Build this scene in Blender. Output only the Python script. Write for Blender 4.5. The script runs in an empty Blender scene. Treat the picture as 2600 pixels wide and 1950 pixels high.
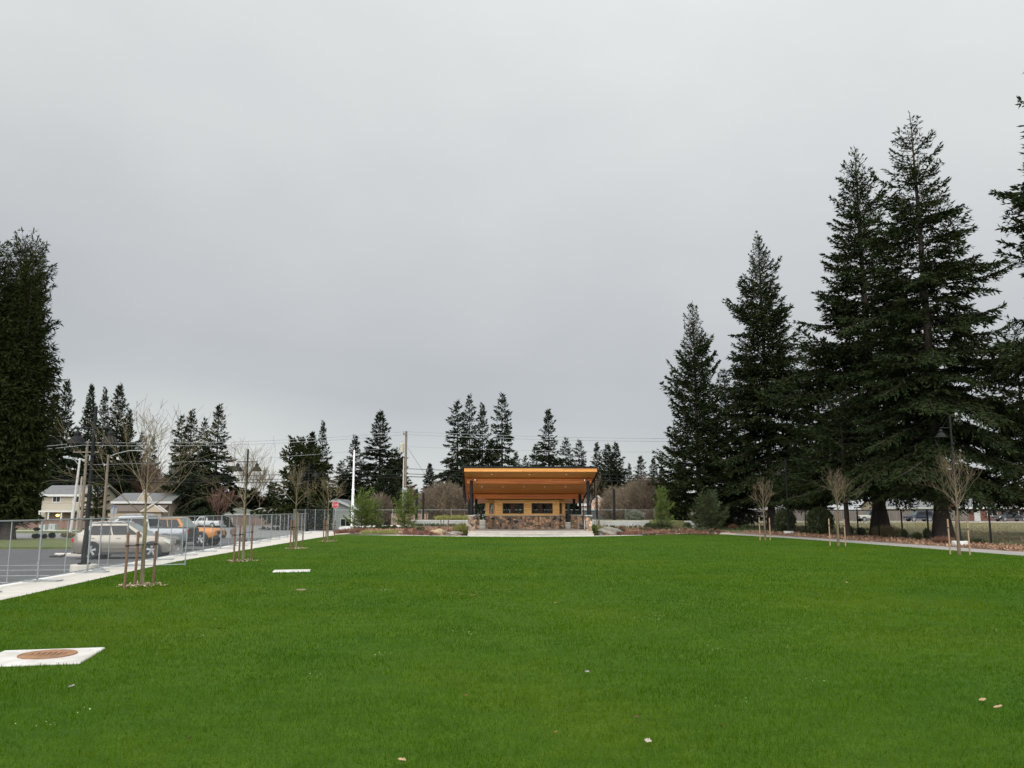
EXPO=0.38
import bpy, bmesh, math, random
import numpy as np
from mathutils import Vector, Matrix
R = math.radians
PI = math.pi
random.seed(7)
sc = bpy.context.scene
col = sc.collection

# ------------------------------------------------------------------ camera model
F = 2080.0
CAMH = 2.0
PITCH = math.atan(321.0 / F)
CP, SP = math.cos(PITCH), math.sin(PITCH)

def ray(u, v):
    xc = (u - 1300.0) / F
    yc = (975.0 - v) / F
    return xc, CP - yc * SP, SP + yc * CP

def P(u, v, z=0.0):
    """ground point (height z) seen at photo pixel u,v"""
    x, y, k = ray(u, v)
    t = (z - CAMH) / k
    return Vector((x * t, y * t, z))

def PD(u, v, Y):
    """point at depth Y seen at photo pixel u,v"""
    x, y, k = ray(u, v)
    t = Y / y
    return Vector((x * t, Y, CAMH + k * t))

def XD(u, Y, z=0.5):
    """x of a thing at depth Y, height z, seen in column u"""
    # point: (x, Y, z) -> depth along camera axis
    dep = Y * CP + (z - CAMH) * SP
    return (u - 1300.0) / F * dep

def sstep(a, b, x):
    t = min(1.0, max(0.0, (x - a) / (b - a)))
    return t * t * (3 - 2 * t)

def G(x, y):
    """gently falling land to the left and beyond; level to the right"""
    w = 1.0 - sstep(0.0, 30.0, x)
    return -(0.15 + 0.005 * max(0.0, min(y, 260) - 50.0)) * w

# ------------------------------------------------------------------ object helpers
def tag(o, label=None, cat=None, group=None, kind=None):
    if label: o['label'] = label
    if cat: o['category'] = cat
    if group: o['group'] = group
    if kind: o['kind'] = kind
    return o

def thing(name, label, cat, loc=(0, 0, 0), rz=0.0, group=None):
    o = bpy.data.objects.new(name, None)
    o.empty_display_size = 0.2
    col.objects.link(o)
    o.location = loc
    o.rotation_euler = (0, 0, rz)
    return tag(o, label, cat, group)

def link_mesh(name, me, mat, parent=None, smooth=False):
    mats = mat if isinstance(mat, (list, tuple)) else [mat]
    for m in mats:
        if m.name not in [x.name for x in me.materials]:
            me.materials.append(m)
    o = bpy.data.objects.new(name, me)
    col.objects.link(o)
    if parent is not None:
        o.parent = parent
    if smooth:
        me.polygons.foreach_set('use_smooth', [True] * len(me.polygons))
    return o

def copy_tree(o, parent=None):
    c = o.copy()
    col.objects.link(c)
    if parent is not None:
        c.parent = parent
    for ch in list(o.children):
        copy_tree(ch, c)
    return c

class MB:
    """collects primitive shapes into ONE mesh"""
    def __init__(s):
        s.v = []; s.f = []; s.mi = []; s.cur = 0
        s.M = Matrix.Identity(4)
    def add(s, vs, fs):
        b = len(s.v)
        for p in vs:
            s.v.append(tuple(s.M @ Vector(p)))
        for f in fs:
            s.f.append(tuple(b + i for i in f)); s.mi.append(s.cur)
        return s
    def box(s, x0, y0, z0, x1, y1, z1):
        return s.add([(x0,y0,z0),(x1,y0,z0),(x1,y1,z0),(x0,y1,z0),(x0,y0,z1),(x1,y0,z1),(x1,y1,z1),(x0,y1,z1)],
                     [(0,3,2,1),(4,5,6,7),(0,1,5,4),(1,2,6,5),(2,3,7,6),(3,0,4,7)])
    def bev(s, x0, y0, z0, x1, y1, z1, b):
        """box with chamfered vertical and top edges"""
        def ring(i, z):
            return [(x0+i+b,y0+i,z),(x1-i-b,y0+i,z),(x1-i,y0+i+b,z),(x1-i,y1-i-b,z),(x1-i-b,y1-i,z),(x0+i+b,y1-i,z),(x0+i,y1-i-b,z),(x0+i,y0+i+b,z)]
        vs = ring(0,z0)+ring(0,z1-b)+ring(b,z1)
        fs = [tuple(reversed(range(8))), tuple(range(16,24))]
        for k in (0,8):
            for i in range(8):
                j=(i+1)%8
                fs.append((k+i,k+j,k+8+j,k+8+i))
        return s.add(vs, fs)
    def quad(s, a, b, c, d):
        return s.add([a,b,c,d],[(0,1,2,3)])
    def poly(s, pts):
        return s.add(pts,[tuple(range(len(pts)))])
    def tube(s, pts, rad, n=6, cap=True):
        pts=[Vector(p) for p in pts]
        if not isinstance(rad,(list,tuple)): rad=[rad]*len(pts)
        vs=[]; fs=[]
        up=None
        for i,p in enumerate(pts):
            d=(pts[min(i+1,len(pts)-1)]-pts[max(i-1,0)]).normalized()
            if up is None:
                up=Vector((0,0,1)) if abs(d.z)<0.9 else Vector((1,0,0))
            a=d.cross(up)
            if a.length<1e-5: a=d.cross(Vector((0,1,0.3)))
            a.normalize(); b=a.cross(d); up=b
            for k in range(n):
                t=2*PI*k/n
                vs.append(p+(a*math.cos(t)+b*math.sin(t))*rad[i])
        for i in range(len(pts)-1):
            for k in range(n):
                j=(k+1)%n
                fs.append((i*n+k,i*n+j,(i+1)*n+j,(i+1)*n+k))
        if cap:
            fs.append(tuple(reversed(range(n)))); fs.append(tuple(range((len(pts)-1)*n,len(pts)*n)))
        return s.add(vs,fs)
    def lathe(s, prof, n=16, c=(0,0,0), axis='z'):
        vs=[];fs=[]
        for (r,z) in prof:
            for k in range(n):
                t=2*PI*k/n
                x,y=r*math.cos(t),r*math.sin(t)
                if axis=='z': vs.append((c[0]+x,c[1]+y,c[2]+z))
                elif axis=='y': vs.append((c[0]+x,c[1]+z,c[2]+y))
                else: vs.append((c[0]+z,c[1]+x,c[2]+y))
        for i in range(len(prof)-1):
            for k in range(n):
                j=(k+1)%n
                fs.append((i*n+k,i*n+j,(i+1)*n+j,(i+1)*n+k))
        if prof[0][0]>1e-6: fs.append(tuple(reversed(range(n))))
        if prof[-1][0]>1e-6: fs.append(tuple(range((len(prof)-1)*n,len(prof)*n)))
        return s.add(vs,fs)
    def prism(s, poly, axis, a, b):
        """poly: 2D outline; extruded along axis from a to b"""
        n=len(poly)
        def m(p,t):
            if axis=='x': return (t,p[0],p[1])
            if axis=='y': return (p[0],t,p[1])
            return (p[0],p[1],t)
        vs=[m(p,a) for p in poly]+[m(p,b) for p in poly]
        fs=[tuple(range(n)),tuple(reversed(range(n,2*n)))]
        for i in range(n):
            j=(i+1)%n
            fs.append((i,n+i,n+j,j))
        return s.add(vs,fs)
    def mesh(s, name):
        me=bpy.data.meshes.new(name)
        me.from_pydata(s.v,[],s.f)
        bm=bmesh.new(); bm.from_mesh(me)
        bmesh.ops.recalc_face_normals(bm,faces=bm.faces)
        bm.to_mesh(me); bm.free()
        if max(s.mi,default=0)>0:
            me.polygons.foreach_set('material_index',s.mi)
        return me
    def build(s, name, mat, parent=None, smooth=False):
        return link_mesh(name, s.mesh(name), mat, parent, smooth)

def smooth_angle(o, deg=35):
    me=o.data
    me.polygons.foreach_set('use_smooth',[True]*len(me.polygons))
    try: me.set_sharp_from_angle(angle=R(deg))
    except Exception: pass
    return o

def arr_mesh(name, V, k):
    """V: (N,k,3) array, N separate k-gons"""
    N=V.shape[0]
    me=bpy.data.meshes.new(name)
    me.vertices.add(N*k)
    me.vertices.foreach_set('co',np.ascontiguousarray(V,dtype=np.float32).ravel())
    me.loops.add(N*k)
    me.loops.foreach_set('vertex_index',np.arange(N*k,dtype=np.int32))
    me.polygons.add(N)
    me.polygons.foreach_set('loop_start',np.arange(0,N*k,k,dtype=np.int32))
    try: me.polygons.foreach_set('loop_total',np.full(N,k,dtype=np.int32))
    except Exception: pass
    me.update(calc_edges=True)
    me.validate()
    return me

def seg_mesh(name, segs, n=4):
    """segs: list of (p0,p1,r0,r1) -> tapered n-sided prisms in one mesh"""
    A=np.array([s[0] for s in segs],dtype=np.float64); B=np.array([s[1] for s in segs],dtype=np.float64)
    r0=np.array([s[2] for s in segs])[:,None]; r1=np.array([s[3] for s in segs])[:,None]
    D=B-A; L=np.linalg.norm(D,axis=1,keepdims=True)+1e-9; D=D/L
    up=np.where(np.abs(D[:,2:3])<0.9,np.array([[0,0,1.0]]),np.array([[1.0,0,0]]))
    a=np.cross(D,up); a/=np.linalg.norm(a,axis=1,keepdims=True)+1e-9
    b=np.cross(D,a)
    N=len(segs)
    V=np.zeros((N,2*n,3))
    for k in range(n):
        t=2*PI*k/n
        o=a*math.cos(t)+b*math.sin(t)
        V[:,k]=A+o*r0; V[:,n+k]=B+o*r1
    base=(np.arange(N)*2*n)[:,None,None]
    q=np.array([[k,(k+1)%n,n+(k+1)%n,n+k] for k in range(n)])[None]
    fi=(base+q).reshape(-1,4)
    me=bpy.data.meshes.new(name)
    me.vertices.add(N*2*n); me.vertices.foreach_set('co',V.astype(np.float32).ravel())
    M=fi.shape[0]
    me.loops.add(M*4); me.loops.foreach_set('vertex_index',fi.astype(np.int32).ravel())
    me.polygons.add(M); me.polygons.foreach_set('loop_start',np.arange(0,M*4,4,dtype=np.int32))
    try: me.polygons.foreach_set('loop_total',np.full(M,4,dtype=np.int32))
    except Exception: pass
    me.polygons.foreach_set('use_smooth',np.ones(M,dtype=bool))
    me.update(calc_edges=True); me.validate()
    return me

# ------------------------------------------------------------------ materials
_m={}
def ND(nt,t,**kw):
    n=nt.nodes.new(t)
    for k,v in kw.items(): setattr(n,k,v)
    return n

def mat(name, c, c2=None, rough=0.7, metal=0.0, scale=3.0, detail=6, bump=0.0, bscale=None, spec=0.4, island=0.0, stretch=None, lo=0.35, hi=0.65, obj=True, transl=0.0):
    if name in _m: return _m[name]
    m=bpy.data.materials.new(name); m.use_nodes=True
    nt=m.node_tree; b=nt.nodes['Principled BSDF']
    b.inputs['Roughness'].default_value=rough; b.inputs['Metallic'].default_value=metal
    b.inputs['Specular IOR Level'].default_value=spec
    c4=(*c,1)
    b.inputs['Base Color'].default_value=c4
    tc=ND(nt,'ShaderNodeTexCoord')
    src=tc.outputs['Object']
    if stretch:
        mp=ND(nt,'ShaderNodeMapping'); mp.inputs['Scale'].default_value=stretch
        nt.links.new(src,mp.inputs['Vector']); src=mp.outputs['Vector']
    if c2 is not None:
        nz=ND(nt,'ShaderNodeTexNoise'); nz.inputs['Scale'].default_value=scale; nz.inputs['Detail'].default_value=detail; nz.inputs['Roughness'].default_value=0.65
        nt.links.new(src,nz.inputs['Vector'])
        mr=ND(nt,'ShaderNodeMapRange'); mr.inputs['From Min'].default_value=lo; mr.inputs['From Max'].default_value=hi
        nt.links.new(nz.outputs['Fac'],mr.inputs['Value'])
        fac=mr.outputs['Result']
        if island>0:
            g=ND(nt,'ShaderNodeNewGeometry')
            mx=ND(nt,'ShaderNodeMix'); mx.data_type='FLOAT'; mx.inputs['Factor'].default_value=island
            nt.links.new(fac,mx.inputs['A']); nt.links.new(g.outputs['Random Per Island'],mx.inputs['B'])
            fac=mx.outputs['Result']
        mc=ND(nt,'ShaderNodeMix'); mc.data_type='RGBA'
        mc.inputs['A'].default_value=c4; mc.inputs['B'].default_value=(*c2,1)
        nt.links.new(fac,mc.inputs['Factor'])
        nt.links.new(mc.outputs['Result'],b.inputs['Base Color'])
    if bump>0:
        n2=ND(nt,'ShaderNodeTexNoise'); n2.inputs['Scale'].default_value=bscale or scale*6; n2.inputs['Detail'].default_value=5
        nt.links.new(src,n2.inputs['Vector'])
        bp=ND(nt,'ShaderNodeBump'); bp.inputs['Strength'].default_value=bump; bp.inputs['Distance'].default_value=0.03
        nt.links.new(n2.outputs['Fac'],bp.inputs['Height']); nt.links.new(bp.outputs['Normal'],b.inputs['Normal'])
    if transl>0:
        tr=ND(nt,'ShaderNodeBsdfTranslucent')
        ms=ND(nt,'ShaderNodeMixShader'); ms.inputs['Fac'].default_value=transl
        if c2 is not None: nt.links.new(mc.outputs['Result'],tr.inputs['Color'])
        else: tr.inputs['Color'].default_value=c4
        out=nt.nodes['Material Output']
        nt.links.new(b.outputs['BSDF'],ms.inputs[1]); nt.links.new(tr.outputs['BSDF'],ms.inputs[2])
        nt.links.new(ms.outputs['Shader'],out.inputs['Surface'])
    _m[name]=m
    return m

def ramp(nt, fac, stops, interp='LINEAR'):
    r=ND(nt,'ShaderNodeValToRGB'); r.color_ramp.interpolation=interp
    e=r.color_ramp.elements
    while len(e)<len(stops): e.new(0.5)
    for i,(p,c) in enumerate(stops):
        e[i].position=p; e[i].color=(*c,1)
    nt.links.new(fac,r.inputs['Fac'])
    return r.outputs['Color']

def m_stone():
    m=bpy.data.materials.new('field_stone'); m.use_nodes=True
    nt=m.node_tree; b=nt.nodes['Principled BSDF']; b.inputs['Roughness'].default_value=0.85
    tc=ND(nt,'ShaderNodeTexCoord')
    mp=ND(nt,'ShaderNodeMapping'); mp.inputs['Scale'].default_value=(3.4,3.4,4.1)
    nt.links.new(tc.outputs['Object'],mp.inputs['Vector'])
    v=ND(nt,'ShaderNodeTexVoronoi'); v.inputs['Scale'].default_value=1.0; v.inputs['Randomness'].default_value=0.85
    v2=ND(nt,'ShaderNodeTexVoronoi',feature='DISTANCE_TO_EDGE'); v2.inputs['Scale'].default_value=1.0; v2.inputs['Randomness'].default_value=0.85
    for x in (v,v2): nt.links.new(mp.outputs['Vector'],x.inputs['Vector'])
    sp=ND(nt,'ShaderNodeSeparateColor'); nt.links.new(v.outputs['Color'],sp.inputs['Color'])
    c=ramp(nt,sp.outputs['Red'],[(0.0,(.05,.042,.04)),(0.14,(.17,.125,.09)),(0.30,(.33,.20,.125)),(0.46,(.24,.165,.12)),(0.60,(.46,.27,.16)),(0.74,(.28,.21,.16)),(0.86,(.56,.36,.23))],'CONSTANT')
    nz=ND(nt,'ShaderNodeTexNoise'); nz.inputs['Scale'].default_value=9; nz.inputs['Detail'].default_value=6
    nt.links.new(tc.outputs['Object'],nz.inputs['Vector'])
    mv=ND(nt,'ShaderNodeMix',data_type='RGBA',blend_type='MULTIPLY'); mv.inputs['Factor'].default_value=0.6
    nt.links.new(c,mv.inputs['A']); nt.links.new(ramp(nt,nz.outputs['Fac'],[(0.3,(.45,.45,.45)),(0.7,(1.3,1.3,1.3))]),mv.inputs['B'])
    edge=ND(nt,'ShaderNodeMapRange'); edge.inputs['From Min'].default_value=0.015; edge.inputs['From Max'].default_value=0.06
    nt.links.new(v2.outputs['Distance'],edge.inputs['Value'])
    mm=ND(nt,'ShaderNodeMix',data_type='RGBA'); mm.inputs['A'].default_value=(.14,.115,.09,1)
    nt.links.new(edge.outputs['Result'],mm.inputs['Factor']); nt.links.new(mv.outputs['Result'],mm.inputs['B'])
    nt.links.new(mm.outputs['Result'],b.inputs['Base Color'])
    bp=ND(nt,'ShaderNodeBump'); bp.inputs['Strength'].default_value=0.8; bp.inputs['Distance'].default_value=0.04
    nt.links.new(edge.outputs['Result'],bp.inputs['Height']); nt.links.new(bp.outputs['Normal'],b.inputs['Normal'])
    return m

def m_planks(name, c1, c2, c3, width=0.14, axis='z', knots=True, rough=0.55):
    """boards running along x, stacked along axis"""
    m=bpy.data.materials.new(name); m.use_nodes=True
    nt=m.node_tree; b=nt.nodes['Principled BSDF']; b.inputs['Roughness'].default_value=rough
    tc=ND(nt,'ShaderNodeTexCoord')
    sx=ND(nt,'ShaderNodeSeparateXYZ'); nt.links.new(tc.outputs['Object'],sx.inputs[0])
    dv=ND(nt,'ShaderNodeMath',operation='DIVIDE'); dv.inputs[1].default_value=width
    nt.links.new(sx.outputs['Z' if axis=='z' else 'Y'],dv.inputs[0])
    fl=ND(nt,'ShaderNodeMath',operation='FLOOR'); nt.links.new(dv.outputs[0],fl.inputs[0])
    fr=ND(nt,'ShaderNodeMath',operation='FRACT'); nt.links.new(dv.outputs[0],fr.inputs[0])
    # butt joints: x shifted per row
    wn0=ND(nt,'ShaderNodeTexWhiteNoise',noise_dimensions='1D'); nt.links.new(fl.outputs[0],wn0.inputs['W'])
    xs=ND(nt,'ShaderNodeMath',operation='MULTIPLY_ADD'); xs.inputs[1].default_value=0.33
    nt.links.new(sx.outputs['X'],xs.inputs[0]); nt.links.new(wn0.outputs['Value'],xs.inputs[2])
    fx=ND(nt,'ShaderNodeMath',operation='FLOOR'); nt.links.new(xs.outputs[0],fx.inputs[0])
    cb=ND(nt,'ShaderNodeCombineXYZ'); nt.links.new(fl.outputs[0],cb.inputs[0]); nt.links.new(fx.outputs[0],cb.inputs[1])
    wn=ND(nt,'ShaderNodeTexWhiteNoise',noise_dimensions='2D'); nt.links.new(cb.outputs[0],wn.inputs['Vector'])
    mp=ND(nt,'ShaderNodeMapping'); mp.inputs['Scale'].default_value=(1.2,14,14)
    nt.links.new(tc.outputs['Object'],mp.inputs['Vector'])
    nz=ND(nt,'ShaderNodeTexNoise'); nz.inputs['Scale'].default_value=1.6; nz.inputs['Detail'].default_value=7; nz.inputs['Distortion'].default_value=0.6
    nt.links.new(mp.outputs['Vector'],nz.inputs['Vector'])
    mx=ND(nt,'ShaderNodeMix',data_type='FLOAT'); mx.inputs['Factor'].default_value=0.45
    nt.links.new(wn.outputs['Value'],mx.inputs['A']); nt.links.new(nz.outputs['Fac'],mx.inputs['B'])
    c=ramp(nt,mx.outputs['Result'],[(0.1,c1),(0.5,c2),(0.9,c3)])
    out=c
    if knots:
        mp2=ND(nt,'ShaderNodeMapping'); mp2.inputs['Scale'].default_value=(1.6,3,4.5)
        nt.links.new(tc.outputs['Object'],mp2.inputs['Vector'])
        vo=ND(nt,'ShaderNodeTexVoronoi'); vo.inputs['Scale'].default_value=1.5
        nt.links.new(mp2.outputs['Vector'],vo.inputs['Vector'])
        kn=ND(nt,'ShaderNodeMapRange'); kn.inputs['From Min'].default_value=0.07; kn.inputs['From Max'].default_value=0.16
        nt.links.new(vo.outputs['Distance'],kn.inputs['Value'])
        mk=ND(nt,'ShaderNodeMix',data_type='RGBA'); mk.inputs['A'].default_value=(c1[0]*.25,c1[1]*.2,c1[2]*.2,1)
        nt.links.new(kn.outputs['Result'],mk.inputs['Factor']); nt.links.new(c,mk.inputs['B'])
        out=mk.outputs['Result']
    gp=ND(nt,'ShaderNodeMath',operation='GREATER_THAN'); gp.inputs[1].default_value=0.06
    nt.links.new(fr.outputs[0],gp.inputs[0])
    mg=ND(nt,'ShaderNodeMix',data_type='RGBA'); mg.inputs['A'].default_value=(c1[0]*.3,c1[1]*.3,c1[2]*.3,1)
    nt.links.new(gp.outputs[0],mg.inputs['Factor']); nt.links.new(out,mg.inputs['B'])
    nt.links.new(mg.outputs['Result'],b.inputs['Base Color'])
    bp=ND(nt,'ShaderNodeBump'); bp.inputs['Strength'].default_value=0.4; bp.inputs['Distance'].default_value=0.01
    nt.links.new(gp.outputs[0],bp.inputs['Height']); nt.links.new(bp.outputs['Normal'],b.inputs['Normal'])
    return m

def m_boards(name,c1,c2,width=0.14,axis='x'):
    """plain fence boards / siding: one random tone per board"""
    m=bpy.data.materials.new(name); m.use_nodes=True
    nt=m.node_tree; b=nt.nodes['Principled BSDF']; b.inputs['Roughness'].default_value=0.8
    tc=ND(nt,'ShaderNodeTexCoord'); sx=ND(nt,'ShaderNodeSeparateXYZ'); nt.links.new(tc.outputs['Object'],sx.inputs[0])
    dv=ND(nt,'ShaderNodeMath',operation='DIVIDE'); dv.inputs[1].default_value=width
    nt.links.new(sx.outputs['X' if axis=='x' else 'Z'],dv.inputs[0])
    fl=ND(nt,'ShaderNodeMath',operation='FLOOR'); nt.links.new(dv.outputs[0],fl.inputs[0])
    fr=ND(nt,'ShaderNodeMath',operation='FRACT'); nt.links.new(dv.outputs[0],fr.inputs[0])
    wn=ND(nt,'ShaderNodeTexWhiteNoise',noise_dimensions='1D'); nt.links.new(fl.outputs[0],wn.inputs['W'])
    nz=ND(nt,'ShaderNodeTexNoise'); nz.inputs['Scale'].default_value=1.5; nz.inputs['Detail'].default_value=5
    nt.links.new(tc.outputs['Object'],nz.inputs['Vector'])
    mx=ND(nt,'ShaderNodeMix',data_type='FLOAT'); mx.inputs['Factor'].default_value=0.5
    nt.links.new(wn.outputs['Value'],mx.inputs['A']); nt.links.new(nz.outputs['Fac'],mx.inputs['B'])
    c=ramp(nt,mx.outputs['Result'],[(0.2,c1),(0.8,c2)])
    gp=ND(nt,'ShaderNodeMath',operation='GREATER_THAN'); gp.inputs[1].default_value=0.1
    nt.links.new(fr.outputs[0],gp.inputs[0])
    mg=ND(nt,'ShaderNodeMix',data_type='RGBA'); mg.inputs['A'].default_value=(c1[0]*.5,c1[1]*.5,c1[2]*.5,1)
    nt.links.new(gp.outputs[0],mg.inputs['Factor']); nt.links.new(c,mg.inputs['B'])
    nt.links.new(mg.outputs['Result'],b.inputs['Base Color'])
    return m

CONC=mat('concrete',(.50,.47,.42),(.40,.375,.33),rough=.85,scale=1.2,bump=.15,bscale=40)
CONCW=mat('pale_concrete',(.60,.59,.56),(.48,.47,.44),rough=.85,scale=2.0,bump=.1,bscale=40)
CONCG=mat('grey_concrete',(.37,.38,.36),(.28,.29,.27),rough=.85,scale=1.0,bump=.15,bscale=30,stretch=(1,1,.4))
ASPH=mat('asphalt',(.085,.085,.088),(.060,.060,.062),rough=.9,scale=.6,bump=.4,bscale=60)
ROADM=mat('worn_asphalt',(.20,.195,.19),(.15,.15,.148),rough=.9,scale=.5,bump=.3,bscale=50)
PAINTW=mat('line_paint',(.72,.72,.70),(.5,.5,.49),rough=.7,scale=8)
BLACK=mat('black_metal',(.010,.0105,.011),(.016,.0165,.017),rough=.6,scale=5,spec=.12)
DARKST=mat('dark_steel',(.011,.0115,.0125),(.017,.0175,.019),rough=.65,scale=3,spec=.12)
GALV=mat('galvanised_steel',(.30,.32,.33),(.22,.24,.25),rough=.45,metal=.55,scale=12)
WIRE=mat('galvanised_wire',(.24,.255,.255),(.17,.185,.185),rough=.5,metal=.3,scale=6)
BWIRE=mat('black_wire',(.012,.012,.012),rough=.5)
WOODP=mat('weathered_pole_wood',(.20,.165,.125),(.12,.095,.075),rough=.9,scale=4,stretch=(6,6,.4),bump=.4)
STAKE=mat('stake_wood',(.165,.098,.062),(.10,.057,.038),rough=.85,scale=6,stretch=(8,8,.6),bump=.3)
STAKEP=mat('pale_stake_wood',(.32,.22,.14),(.22,.15,.10),rough=.85,scale=6,stretch=(8,8,.6),bump=.3)
BARK=mat('conifer_bark',(.055,.042,.034),(.028,.022,.019),rough=.95,scale=3,stretch=(3,3,.5),bump=.8,bscale=14)
RUBBER=mat('rubber',(.018,.018,.019),rough=.8)
PLASTIC=mat('black_plastic',(.022,.022,.024),rough=.6)
CHROME=mat('chrome',(.6,.6,.62),rough=.2,metal=.9)
ALLOY=mat('alloy_rim',(.36,.36,.375),(.28,.28,.29),rough=.3,metal=.7,scale=9)
GLASSD=mat('dark_glass',(.008,.009,.010),rough=.08,spec=.22)
GLASSG=mat('green_tint_glass',(.10,.15,.14),rough=.06,spec=.8)
WHITEP=mat('white_paint',(.78,.78,.77),(.68,.68,.67),rough=.5,scale=4)
TRIMW=mat('white_trim',(.50,.50,.48),(.42,.42,.40),rough=.6,scale=3)
STONE=m_stone()
# ------------------------------------------------------------------ vegetation
FOL=mat('fir_needles',(.012,.022,.010),(.037,.046,.018),rough=.9,scale=.7,island=.40,spec=.03,transl=.08)
FOLB=mat('dark_fir_needles',(.014,.022,.013),(.032,.040,.019),rough=.9,scale=.5,island=.45,spec=.02,transl=.05)
FOLC=mat('cedar_sprays',(.012,.021,.007),(.036,.042,.014),rough=.9,scale=.6,island=.40,spec=.03,transl=.08)
FOLY=mat('young_evergreen_needles',(.07,.115,.025),(.145,.19,.045),rough=.7,scale=2.0,island=.6,spec=.15,transl=.15)
FOLS=mat('shrub_leaves',(.035,.05,.022),(.075,.095,.04),rough=.7,scale=3,island=.6,spec=.2,transl=.1)
FOLYG=mat('yellow_green_groundcover',(.15,.17,.045),(.27,.25,.08),rough=.8,scale=3,island=.7,transl=.15)
FOLRED=mat('red_brown_twigs',(.095,.038,.028),(.19,.095,.06),rough=.85,scale=4,island=.7)
FOLTAN=mat('dry_grass_blades',(.22,.18,.09),(.33,.28,.15),rough=.85,scale=3,island=.7)
TWIG=mat('bare_twigs',(.095,.070,.045),(.155,.115,.07),rough=.85,scale=2)
TWIGO=mat('mossy_twigs',(.11,.09,.05),(.17,.135,.075),rough=.85,scale=2)
TWIGB=mat('brown_bare_crown',(.12,.095,.065),(.19,.145,.10),rough=.9,scale=.5)
TWIGR=mat('reddish_bare_crown',(.105,.055,.042),(.155,.085,.062),rough=.9,scale=.5)
BIRCH=mat('pale_birch_bark',(.24,.225,.19),(.16,.145,.12),rough=.85,scale=3)

def _norm(a):
    return a/(np.linalg.norm(a,axis=-1,keepdims=True)+1e-9)

def sprays_on(base, direc, length, width, rng, tilt=0.7, bend=0.0):
    """thin leaf-like quads: base point, direction, length, width -> (N,4,3)"""
    N=base.shape[0]
    up=np.array([[0,0,1.0]])+rng.normal(0,tilt,(N,3))
    w=_norm(np.cross(direc,up))*width[:,None]*0.5
    mid=base+direc*(length*0.42)[:,None]
    tip=base+direc*length[:,None]
    tip[:,2]-=bend*length
    V=np.stack([base,mid+w,tip,mid-w],axis=1)
    return V

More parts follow.
